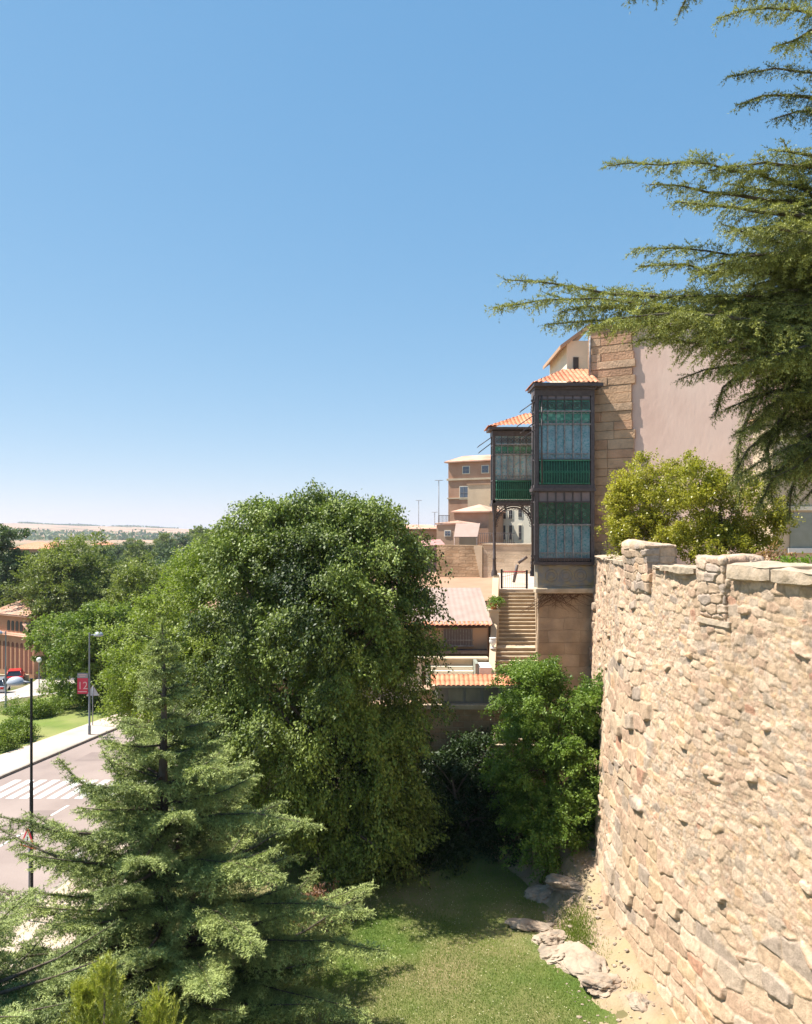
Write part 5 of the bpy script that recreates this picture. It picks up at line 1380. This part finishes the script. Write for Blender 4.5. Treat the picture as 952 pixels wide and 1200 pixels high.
# bright bush by the wall
BL = []
for (u, v, Y, ru, rv, rd) in ((655, 835, 30, 42, 62, 1.4), (620, 815, 31, 28, 45, 1.1), (680, 880, 29.6, 30, 75, 1.2), (640, 910, 29.2, 50, 62, 1.5), (655, 970, 28.6, 48, 58, 1.4), (610, 900, 30.2, 28, 55, 1.1), (690, 830, 30.5, 20, 40, .8), (630, 790, 31, 14, 22, .6)):
    p = P(u, v, Y); BL.append((p.x, p.y, p.z, ru*Y/960, rd, rv*Y/960))
tree('broadleaf_bush', (5.2, 29.8, 0.3), BL, 2200, 56, 121, M_bush, 'bright green bushy tree growing against the far end of the stone wall', 'bush', trunk_r=.12,
     leaf=.095, spray=.5, droop=.25, scatter=.09, rough=.13, gap=.35, fill=.3, inner=.45)
DL = []
for (u, v, Y, ru, rv, rd) in ((560, 900, 32.4, 42, 62, 1.1), (530, 950, 32.0, 45, 75, 1.3), (580, 960, 31.2, 36, 60, 1.1), (500, 1000, 31, 60, 60, 1.5), (550, 1010, 30.6, 50, 40, 1.3), (470, 960, 31.5, 50, 90, 1.4), (600, 1000, 30.6, 30, 40, .9), (455, 1040, 29.2, 55, 34, 1.2), (520, 1030, 29.8, 50, 34, 1.0)):  # last low clumps added to widen the shadowed area with dark foliage
    p = P(u, v, Y); DL.append((p.x, p.y, p.z, ru*Y/960, rd, rv*Y/960))
tree('broadleaf_bush', (2.6, 31.8, 0), DL, 1700, 55, 131, M_shadebush, 'dark shaded shrub between the largest tree and the bright green bush', 'bush', trunk_r=.1,
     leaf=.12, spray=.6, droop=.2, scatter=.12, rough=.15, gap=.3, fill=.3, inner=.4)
# yellowish shrubs behind the parapet
for (nm, loc, L3, ns, seed, lab) in (
    ('shrub', (9.0, 28.2, 10.35), ((758, 575, 28, 36, 42, 1.1), (790, 560, 28.2, 26, 30, 1.0), (738, 610, 27.6, 26, 38, .8), (735, 585, 28, 20, 30, .8), (760, 628, 27.4, 40, 26, .9)), 1150, 141, 'yellow-green shrub directly behind the parapet next to the stone pier'),
    ('shrub', (10.0, 26.0, 10.35), ((810, 600, 26, 34, 42, 1.0), (850, 595, 26.2, 40, 46, 1.2), (885, 610, 26.0, 30, 40, 1.0), (820, 560, 26.3, 30, 28, .9), (840, 635, 25.6, 60, 26, 1.0)), 1450, 151, 'wider yellow-green shrub behind the parapet under the overhanging cedar branches')):
    SL = []
    for (u, v, Y, ru, rv, rd) in L3:
        p = P(u, v, Y); SL.append((p.x, p.y, p.z, ru*Y/960, rd, rv*Y/960))
    t_ = tree(nm, loc, SL, ns, 34, seed, M_shrub, lab, 'shrub', 'shrubs behind the parapet', trunk_r=.06, nlimb=40,
         leaf=.08, spray=.32, droop=.0, scatter=.07, rough=.16, gap=.26, gapf=1.6, fill=.35, inner=.35, zmin=.3, per=8, cl_size=.55)
# small mixed plants at the right edge of the terrace
V, Fq, R, _ = crown([(0, 0, .35, .9, .6, .45)], 120, 26, 8, leaf=.11, spray=.4, droop=.1, scatter=.09)
o = np_mesh('flowering_plant', V, Fq, leafmat('fresh_leaves', (.08, .14, .02), (.2, .28, .04), .3), attr=R); o.location = (P(945, 650, 22)).x, 22, 10.4; tag(o, 'low fresh green plant behind the coping at the right edge', 'plant')
V, Fq, R, _ = crown([(0, 0, .35, .9, .6, .5)], 90, 26, 18, leaf=.11, spray=.4, droop=.1, scatter=.09)
o = np_mesh('flowering_plant', V, Fq, M_red, attr=R); o.location = (P(905, 650, 23)).x, 23.2, 10.4; tag(o, 'russet leaved low plant behind the coping', 'plant')
# russet shrub below the cedar
V, Fq, R, _ = crown([(0, 0, .4, .9, .6, .4)], 110, 18, 28, leaf=.11, spray=.5, droop=.2, scatter=.12)
o = np_mesh('russet_shrub', V, Fq, M_red, attr=R); o.location = (-2.4, 25.4, 0); tag(o, 'low shrub with russet leaves between the cedar and the largest tree', 'shrub')

# mid-distance trees on the left
def far_tree(name, u, vtop, vbot, ru, Y, ns, nl, seed, m, lab, leaf=.25, **kw):
    base = gz((u-476)/960*Y, Y); x = (u-476)/960*Y; top = zz(vtop, Y)-ru*Y/960*.22; zb = zz(vbot, Y); R0 = ru*Y/960
    r_ = np.random.RandomState(seed); Ls = [(x, Y, (top+zb)/2, R0*.75, R0*.75, (top-zb)/2*.85)]
    for k in range(9):
        a = r_.uniform(0, 6.28); f = r_.uniform(.1, .9); rr2 = R0*(.35+.25*r_.rand()); w_ = R0*.62*math.sin(PI*min(.95, max(.12, f*.8+.15)))
        Ls.append((x+math.cos(a)*w_, Y+math.sin(a)*w_, zb+(top-zb)*f*.92, rr2, rr2, rr2*1.1))
    return tree(name, (x, Y, base), Ls, ns, nl, seed, m, lab, trunk_r=R0*.06, nlimb=14, leaf=leaf, spray=R0*.25, scatter=R0*.045, droop=.25, rough=.15, gap=.3, gapf=.5, fill=.3, inner=.55, clumpf=.5, **kw)
far_tree('broadleaf_tree', 112, 695, 822, 62, 58, 1300, 45, 201, M_mid, 'rounded mid green tree behind the lamp with the red banner', leaf=.2)
far_tree('broadleaf_tree', 160, 655, 790, 55, 72, 1000, 40, 202, M_olive, 'olive green tree to the right of the large round tree', leaf=.24)
far_tree('broadleaf_tree', 84, 632, 745, 56, 98, 1700, 42, 203, M_olive, 'large round pale olive tree above the brick chapel', leaf=.28)
far_tree('broadleaf_tree', 6, 596, 735, 38, 116, 1000, 40, 204, M_poplar, 'tall dark tree at the left edge behind the chapel', leaf=.3)
far_tree('broadleaf_tree', 62, 710, 790, 26, 80, 500, 34, 205, M_mid, 'small green tree beside the brick chapel', leaf=.24)
far_tree('broadleaf_tree', 205, 645, 780, 45, 88, 900, 36, 206, M_mid, 'mid green tree half hidden behind the yellow-green tree', leaf=.28)
# wood beyond: individual trees from three prototypes
protos = []
for k, (hh_, rr2, m) in enumerate(((15, 4.5, M_poplar), (17, 3.2, M_poplar), (13, 5.5, M_olive))):
    r_ = np.random.RandomState(400+k); Ls = [(0, 0, hh_*.55, rr2*.7, rr2*.7, hh_*.4)]
    for j in range(8):
        a = r_.uniform(0, 6.28); f = r_.uniform(.25, .95); w_ = rr2*.55*(1-f*.5); q = rr2*.42
        Ls.append((math.cos(a)*w_, math.sin(a)*w_, hh_*f-q*.3, q, q, q*1.5))
    V, Fq, R, roots = crown(Ls, 420, 26, 410+k, leaf=.6, spray=1.4, scatter=.4, droop=.1, rough=.15, gap=.3, gapf=.4, fill=.25, inner=.5, clumpf=.4)
    root = empty('wood_tree', (0, 0, 0)); np_mesh('crown', V, Fq, m, root, attr=R)
    limbs((0, 0, 0), (0, 0, hh_*.8), .28, roots, 5, 10, parent=root)
    protos.append(root)
r_ = random.Random(31); used = set(); spots = []
for row, (Y, n_, u0, u1, vt) in enumerate(((125, 9, 100, 300, 652), (150, 11, 60, 330, 642), (185, 13, 90, 340, 634), (230, 14, 110, 360, 628), (290, 17, 120, 400, 621), (360, 18, 125, 420, 619), (420, 10, 235, 420, 618), (170, 7, -60, 20, 640), (260, 8, -90, 40, 637))):
    for k in range(n_):
        u = u0+(u1-u0)*(k+r_.uniform(-.35, .35))/max(1, n_-1); spots.append((u, Y*(1+r_.uniform(-.06, .06)), vt+r_.uniform(-5, 7), row))
adj = ['dark green', 'slim dark', 'broad olive']
for i, (u, Y, vt, row) in enumerate(spots):
    k = r_.choice((0, 0, 1, 1, 2)) if row > 1 else r_.choice((0, 2, 2))
    o = protos[k] if k not in used else copy_tree(protos[k]); used.add(k)
    x = (u-476)/960*Y; z0 = gz(x, Y); o.location = (x, Y, z0); want = zz(vt+(17 if u < 150 else (11 if u < 205 else 3)), Y)-z0; s_ = want/(15, 17, 13)[k]*.9
    w_ = s_*r_.uniform(.9, 1.2); o.scale = (w_, w_, s_); o.rotation_euler.z = r_.uniform(0, 6.28)
    tag(o, '%s crown in the distant wood beyond the street' % adj[k], 'tree', 'distant %s trees of the wood' % adj[k])
# far woodland belts on the plain, uncountable
r2 = np.random.RandomState(9); n = 26000
Yb = r2.choice([900, 1250, 1700, 2300], n)*(1+.06*r2.normal(size=n)); Xb = r2.uniform(-.56, .25, n)*Yb
keep = n3(np.stack([Xb/400, Yb/400, 0*Xb], 1), 2.5, 3) > .3; Xb, Yb = Xb[keep], Yb[keep]; n = len(Xb)
Zb = groundz(Xb, Yb)+np.abs(r2.normal(size=n))*5
V, Fq = leaves(np.stack([Xb, Yb, Zb], 1), r2.normal(size=(n, 3)), r2.normal(size=(n, 3)), 5+5*r2.rand(n), 5+4*r2.rand(n))
tag(np_mesh('distant_woodland', V, Fq, M_poplar, attr=r2.rand(n)), 'far belts of woodland on the plain below the hills', 'woodland', kind='stuff')
# ridge scrub
n = 900; az = r2.choice([-.455, -.43, -.41, -.39, -.345, -.3], n)+.01*r2.normal(size=n); Yb = 4350+60*r2.normal(size=n); Xb = az*Yb; Zb = groundz(Xb, Yb)+3+3*r2.rand(n)
V, Fq = leaves(np.stack([Xb, Yb, Zb], 1), r2.normal(size=(n, 3)), r2.normal(size=(n, 3)), 10+8*r2.rand(n), 9+4*r2.rand(n))
tag(np_mesh('ridge_trees', V, Fq, M_poplar, attr=r2.rand(n)), 'tiny dark trees along the far ridge', 'woodland', kind='stuff')
# orange roofed houses in the distance
for (u, v, Y, w, lab) in ((38, 637, 230, 12, 'distant orange roofed house between the dark tree and the round tree'), (58, 634, 330, 10, 'farther distant orange roofed house above the round tree'), (120, 632, 480, 12, 'tiny pale house beyond the round tree')):
    x = (u-476)/960*Y; z1 = zz(v+7, Y)
    house('distant_house', frame(x-w/2, Y, .1), 0, w, 10, -5, z1, M_terra if u < 100 else M_cream2, lab, 'house', M_tile, 2.0, .6)
# hedge and low shrubs in the lawn
def hedge(name, pts_, w, h, seed, m, lab, ns=500, leaf=.1):
    c = np.mean(np.array(pts_), axis=0); base = (c[0], c[1], gz(c[0], c[1])); lob = []
    for k in range(len(pts_)-1):
        for t in np.linspace(0, 1, 5):
            x = pts_[k][0]*(1-t)+pts_[k+1][0]*t; y = pts_[k][1]*(1-t)+pts_[k+1][1]*t; lob.append((x-base[0], y-base[1], gz(x, y)-base[2]+h*.45, w, w, h*.55))
    V, Fq, R, _ = crown(lob, ns, 34, seed, leaf=leaf, spray=.3, scatter=.12, droop=0, rough=.12, gap=.1, fill=.2, inner=.5)
    o = np_mesh(name, V, Fq, m, attr=R); o.location = base; return tag(o, lab, 'hedge')
def gp(u, v): p = G(u, v); return (p.x, p.y)
hedge('hedge', [gp(16, 836), gp(40, 841), gp(66, 836), gp(86, 822)], .55, .9, 31, M_mid, 'clipped low hedge on the lawn between street and pavement', 800)
hedge('hedge', [gp(0, 880), gp(16, 868), gp(26, 862)], .8, 1.0, 32, M_mid, 'dense shrub mass at the left edge beside the pavement', 600)
hedge('hedge', [gp(60, 812), gp(88, 808), gp(120, 812)], 1.2, .5, 33, leafmat('straw_shrub', (.13, .16, .03), (.26, .26, .08), .3), 'straw green low planting behind the clipped hedge', 700)

# ---- foreground blue cedar
cedar_c = (-5.95, 20.0, 0)
ext = []
for (u0, v0, u1, v1, Y0_, Y1_, sg, mt) in ((215, 985, 68, 888, 20, 19.4, -.25, .55), (215, 1020, 62, 962, 20, 18.6, -.3, .5), (195, 960, 120, 880, 20, 19.8, -.15, .45),
                                    (215, 1060, 432, 1068, 20, 18.4, .12, .8), (215, 1110, 455, 1115, 20, 18.2, .2, .85), (215, 1150, 430, 1190, 20, 17.6, .25, .9), (200, 900, 262, 905, 20, 18.6, .1, .6),
                                    (210, 960, 375, 968, 20, 18.8, .18, .6), (205, 1010, 330, 1030, 20, 17.4, .2, .8), (215, 1130, 250, 1165, 20, 15.5, .35, .9), (200, 1060, 300, 1110, 20, 16.4, .3, .9)):
    ext.append((tuple(P(u0, v0, Y0_)), tuple(P(u1, v1, Y1_)), sg, mt))
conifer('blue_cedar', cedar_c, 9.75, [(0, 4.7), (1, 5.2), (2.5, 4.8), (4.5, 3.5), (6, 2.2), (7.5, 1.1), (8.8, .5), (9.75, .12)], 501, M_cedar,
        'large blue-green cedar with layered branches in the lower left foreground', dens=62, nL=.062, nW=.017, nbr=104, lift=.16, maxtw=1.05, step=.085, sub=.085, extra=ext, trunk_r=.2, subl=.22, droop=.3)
# pale cedar at the lower left corner
conifer('pale_cedar', (-8.9, 15.0, 0), 5.9, [(0, 4.5), (2, 4.4), (3.2, 3.5), (4.4, 2.0), (5.9, .2)], 511, M_cedar3,
        'paler cedar whose branches fill the lower left corner', dens=72, nL=.055, nW=.016, nbr=125, lift=.14, maxtw=1.0, step=.085, sub=.085, trunk_r=.16, subl=.2)
# yellow-green cypress shoots
r = np.random.RandomState(61); A, B, R = [], [], []
for (bx, by, H) in ((0, 0, 4.45), (.85, .25, 3.75), (-.5, .3, 3.9)):
    for k in range(190):
        z = r.uniform(.5, H); a = r.uniform(0, 6.28); rad = 1.5*(1-z/(H+.1))+.03; st_ = np.array([bx+math.cos(a)*rad*.3, by+math.sin(a)*rad*.3, z]); ln = .25+.5*r.rand()
        e = st_+np.array([math.cos(a)*rad*.6, math.sin(a)*rad*.6, ln*1.15]); e[2] = min(e[2], H+.15)
        A.append(st_); B.append(e); R.append(r.uniform(.3, .9))
        for j in range(4):
            t = r.uniform(.2, .9); q = st_+(e-st_)*t; A.append(q); B.append(q+np.array([r.normal()*.09, r.normal()*.09, .2])); R.append(r.uniform(.3, 1))
cy = empty('cypress', (-5.15, 14.0, 0), 0, 'yellow-green cypress with spiky upright shoots at the bottom edge', 'tree')
V, Fq, R2 = needle_cloud(np.array(A), np.array(B), np.array(R), 80, .075, .012, r, .55); np_mesh('crown', V, Fq, M_cypress, cy, attr=R2)
s = MB(); s.tube([(0, 0, -.2), (0, 0, 4.6)], [.08, .01], 8); s.tube([(0, 0, .3), (.85, .25, 1.2), (.85, .25, 4.1)], [.06, .05, .01], 6); s.build('trunk', M_bark, cy)

# ---- overhanging cedar, upper right
tr = empty('cedar_tree', (11.6, 13.4, 10.35), 0, 'cedar leaning in from the upper right with long level green branches', 'tree')
TO = np.array([11.6, 13.4, 10.35]); r = np.random.RandomState(71)
A, B, R = [], [], []; bmx = MB()
def addbr(pts_uvY, mt=.6, tone=.5, droop=.25, step=.06, start=.0, sub=.065, subl=.15, thick=.05):
    pp_ = np.array([tuple(P(u, v, Y)) for (u, v, Y) in pts_uvY])-TO
    # refine
    d = np.concatenate([[0], np.cumsum(np.linalg.norm(np.diff(pp_, axis=0), axis=1))]); t = np.linspace(0, d[-1], max(6, int(d[-1]/.35)))
    q = np.stack([np.interp(t, d, pp_[:, k]) for k in range(3)], 1)
    q[1:-1] += r.normal(size=(len(q)-2, 3))*.02
    a, b2, c = frond(q, r, mt, step, sub, subl, droop, start, tone, 0, .38); A.append(a); B.append(b2); R.append(c)
    bmx.tube([tuple(x) for x in q], [thick*(1-.88*i/(len(q)-1)) for i in range(len(q))], 6)
trunkline = [(0, 0, -.3), (0, 0, 2), (.1, .1, 5), (.05, 0, 8.5), (0, 0, 11.5)]
bmx.tube(trunkline, [.42, .36, .28, .16, .03], 12)
# long level branches: (u, v, Y) from the right to the tip
BR = [
 ([(1240, 470, 13), (1000, 400, 12), (850, 372, 11.4), (740, 352, 11), (640, 352, 10.7), (578, 361, 10.5)], .85, .6, .2),
 ([(1000, 400, 12), (850, 350, 11.6), (740, 345, 11.4), (660, 335, 11.3), (592, 328, 11.2)], .6, .55, .15),
 ([(1000, 420, 12.4), (880, 395, 12), (780, 378, 11.6), (700, 375, 11.4), (640, 380, 11.2)], .75, .5, .3),
 ([(1000, 430, 11.6), (880, 410, 11.0), (800, 398, 10.7), (745, 400, 10.5)], .7, .55, .35),
 ([(1000, 400, 12.2), (880, 382, 11.6), (780, 362, 11.2), (700, 360, 11), (655, 366, 10.9)], .8, .55, .45),
 ([(1000, 395, 11.4), (900, 378, 10.9), (820, 368, 10.6), (730, 372, 10.4), (690, 385, 10.3)], .8, .6, .5),
 ([(1000, 380, 12.8), (900, 360, 12.4), (820, 352, 12.1), (740, 340, 11.9), (690, 342, 11.8)], .75, .5, .4),
 ([(1040, 300, 11.4), (950, 290, 11.1), (880, 300, 10.9), (815, 318, 10.7)], .75, .6, .45),
 ([(1040, 250, 12.6), (960, 240, 12.3), (900, 225, 12.1), (850, 215, 12)], .7, .55, .4),
 ([(1040, 225, 11.8), (970, 200, 11.6), (900, 190, 11.4), (830, 200, 11.3)], .6, .6, .35),
 ([(1240, 350, 13), (1000, 320, 12), (880, 300, 11.6), (800, 290, 11.3), (742, 292, 11.2)], .75, .6, .2),
 ([(1000, 330, 12.3), (880, 320, 11.9), (800, 312, 11.7), (748, 312, 11.5)], .6, .55, .25),
 ([(1240, 260, 13), (1000, 235, 12), (890, 205, 11.6), (800, 192, 11.4), (712, 194, 11.2)], .7, .6, .2),
 ([(1000, 250, 12), (900, 232, 11.8), (830, 222, 11.7), (762, 216, 11.6)], .6, .5, .25),
 ([(1000, 265, 11.4), (905, 250, 11.0), (850, 240, 10.9), (790, 236, 10.8)], .55, .55, .3),
 ([(1000, 290, 12), (940, 215, 11.8), (918, 165, 11.7)], .35, .6, .1),
 ([(1010, 200, 11.6), (950, 180, 11.4), (905, 176, 11.2)], .4, .6, .2),
 ([(1040, 330, 11.0), (960, 275, 10.7), (900, 265, 10.6), (850, 272, 10.5)], .6, .6, .3),
 ([(1040, 360, 11.8), (950, 340, 11.5), (880, 345, 11.2), (820, 350, 11)], .7, .5, .35),
 ([(1040, 380, 12.6), (950, 365, 12.4), (870, 360, 12.1), (800, 340, 12)], .7, .45, .3),
 ([(1040, 310, 12.8), (960, 300, 12.5), (900, 280, 12.4), (845, 262, 12.2)], .7, .45, .3),
 ([(1040, 420, 11), (950, 405, 10.8), (890, 420, 10.6), (845, 440, 10.5)], .6, .5, .6),
 # drooping ones
 ([(1040, 410, 12.5), (950, 420, 12.2), (880, 425, 12), (830, 430, 11.8), (795, 445, 11.7)], .6, .4, .6),
 ([(1040, 440, 12), (950, 450, 11.8), (890, 462, 11.6), (850, 480, 11.5)], .6, .4, .6),
 ([(1040, 440, 12.4), (960, 470, 12.2), (905, 500, 12), (868, 535, 11.9), (858, 560, 11.9)], .55, .35, .7),
 ([(1040, 450, 12), (970, 490, 11.8), (925, 530, 11.7), (900, 570, 11.6), (888, 600, 11.6)], .5, .35, .8),
 ([(1040, 470, 11.5), (985, 510, 11.4), (940, 545, 11.3), (905, 560, 11.3)], .5, .4, .8),
 ([(1040, 430, 11.6), (960, 440, 11.5), (915, 470, 11.4), (880, 500, 11.3)], .55, .4, .7),
 ([(1060, 480, 12.8), (1000, 520, 12.6), (960, 560, 12.5), (938, 590, 12.5)], .4, .35, .8),
 ([(1060, 430, 13), (980, 400, 12.8), (920, 400, 12.6), (870, 405, 12.5)], .7, .4, .4),
 ([(960, 400, 12.6), (900, 440, 12.4), (868, 490, 12.3), (860, 545, 12.3), (868, 590, 12.3)], .42, .3, .9),
 ([(980, 430, 12.1), (925, 470, 12), (898, 520, 11.9), (905, 590, 11.9)], .42, .3, .9),
 ([(960, 390, 11.9), (890, 420, 11.7), (850, 455, 11.6), (838, 490, 11.6)], .42, .35, .9),
 ([(1000, 470, 12.3), (950, 520, 12.2), (930, 570, 12.2), (925, 610, 12.2)], .4, .3, .9),
 # dark upper branch
 ([(1200, 200, 13), (1040, 130, 12.4), (960, 85, 12.2), (900, 80, 12.1), (852, 90, 12)], .42, .12, .25),
 ([(1040, 150, 12.2), (970, 115, 12), (915, 110, 11.9), (862, 124, 11.9)], .38, .12, .35),
 ([(1040, 160, 12), (980, 130, 11.9), (935, 130, 11.8), (905, 140, 11.8)], .36, .12, .5),
 ([(1040, 120, 12.4), (975, 100, 12.3), (950, 60, 12.2)], .2, .15, .2),
 ([(1040, 150, 12.6), (985, 135, 12.5), (955, 160, 12.4)], .3, .12, .7),
 # top right light branch
 ([(1200, 60, 12.5), (1040, 20, 11.6), (950, 8, 11.2), (890, 8, 11), (840, 22, 10.9)], .5, .65, .4),
 ([(1040, 40, 11.4), (970, 25, 11.2), (930, 45, 11.1), (905, 56, 11)], .4, .65, .6),
 ([(1040, 0, 11.8), (960, -10, 11.6), (900, -15, 11.5), (860, -5, 11.4)], .5, .5, .5),
 ([(1000, -40, 10.5), (880, -45, 10.2), (800, -35, 10), (765, -10, 10)], .35, .2, .8),
 ([(900, -50, 10.3), (830, -30, 10.2), (798, 0, 10.2), (795, 18, 10.2)], .22, .15, .9),
 ([(820, -45, 10), (760, -20, 10), (735, 0, 10)], .2, .2, .8),
]
for br, mt, tone, dr in BR: addbr(br, mt, tone, dr)
# fill of side branches, between the main ones, in depth
for k in range(88):
    v = r.uniform(225, 560); Ya = r.uniform(11.2, 14.0); u1 = r.uniform(830, 960)+max(0, (v-400))*.25+max(0, 300-v)*.3
    addbr([(1080, v+r.uniform(-30, 20), Ya+.3), (1000, v-5, Ya), ((1000+u1)/2, v+r.uniform(-10, 10), Ya-.2), (u1, v+12+r.uniform(-10, 30), Ya-.4)], r.uniform(.45, .8), r.uniform(.3, .55), r.uniform(.3, .7), step=.085, thick=.022)
A = np.concatenate(A); B = np.concatenate(B); R = np.concatenate(R)
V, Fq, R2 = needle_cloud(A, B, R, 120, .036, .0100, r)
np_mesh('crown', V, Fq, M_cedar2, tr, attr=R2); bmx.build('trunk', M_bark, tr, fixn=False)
print('overhang needles', len(Fq))

# ================================================================== HAZE
s = MB(); s.box(-8200, -200, -6.5, 8200, 9200, 70); hz = s.build('haze', None or bpy.data.materials.new('haze_air')); hz['kind'] = 'stuff'; hz['label'] = 'thin summer haze in the air over the plain'
hm = hz.data.materials[0]; hm.use_nodes = True; hn = hm.node_tree; hn.nodes.clear(); ho = hn.nodes.new('ShaderNodeOutputMaterial'); hv = hn.nodes.new('ShaderNodeVolumePrincipled')
hv.inputs['Color'].default_value = (.85, .9, 1, 1); hv.inputs['Density'].default_value = HAZE; hv.inputs['Anisotropy'].default_value = .2
hn.links.new(hv.outputs[0], ho.inputs['Volume'])
# ================================================================== LIGHT, WORLD, CAMERA
EL = math.radians(60); AZX, AZY = -1, .2      # direction towards the sun (in plan)
l_ = math.hypot(AZX, AZY); AZX /= l_; AZY /= l_
sd = Vector((AZX*math.cos(EL), AZY*math.cos(EL), math.sin(EL)))
sun = bpy.data.lights.new('sun', 'SUN'); sun.energy = 5.0; sun.angle = math.radians(.5); sun.color = (1, .955, .88)
so = bpy.data.objects.new('sun', sun); COL.objects.link(so); so.rotation_euler = (-sd).to_track_quat('-Z', 'Y').to_euler(); so.location = (-30, 0, 60)
w = bpy.data.worlds.new('World'); SC.world = w; w.use_nodes = True; nt = w.node_tree
bg = nt.nodes['Background']; sky = nt.nodes.new('ShaderNodeTexSky'); sky.sky_type = 'NISHITA'; sky.sun_disc = False
sky.sun_elevation = EL; sky.sun_rotation = math.atan2(AZX, AZY); sky.air_density = .7; sky.dust_density = .1; sky.ozone_density = 3.0; sky.altitude = 800
sp = nt.nodes.new('ShaderNodeSeparateColor'); cbn = nt.nodes.new('ShaderNodeCombineColor')
nt.links.new(sky.outputs[0], sp.inputs[0])
for k, (g_, kk) in enumerate(((.80, .636), (.48, .522), (.30, .544))):
    a_ = nt.nodes.new('ShaderNodeMath'); a_.operation = 'MULTIPLY'; a_.inputs[1].default_value = .13
    b2 = nt.nodes.new('ShaderNodeMath'); b2.operation = 'POWER'; b2.inputs[1].default_value = g_
    c2 = nt.nodes.new('ShaderNodeMath'); c2.operation = 'MULTIPLY'; c2.inputs[1].default_value = kk/.13
    nt.links.new(sp.outputs[k], a_.inputs[0]); nt.links.new(a_.outputs[0], b2.inputs[0]); nt.links.new(b2.outputs[0], c2.inputs[0]); nt.links.new(c2.outputs[0], cbn.inputs[k])
nt.links.new(cbn.outputs[0], bg.inputs[0]); bg.inputs[1].default_value = .122
cam = bpy.data.cameras.new('camera'); co = bpy.data.objects.new('camera', cam); COL.objects.link(co)
co.location = (0, 0, CAMH); co.rotation_euler = (math.radians(90), 0, 0)
cam.sensor_fit = 'VERTICAL'; cam.sensor_height = 36; cam.lens = 36*F/1200; cam.shift_y = 24/1200; cam.clip_start = .1; cam.clip_end = 30000
SC.camera = co
SC.view_settings.view_transform = 'Standard'; SC.view_settings.look = 'None'; SC.view_settings.gamma = 1; SC.view_settings.use_curve_mapping = False
SC.view_settings.exposure = 0.95
SC.cycles.max_bounces = 6; SC.cycles.diffuse_bounces = 2; SC.cycles.glossy_bounces = 2; SC.cycles.transmission_bounces = 3; SC.cycles.transparent_max_bounces = 4
SC.cycles.use_denoising = True
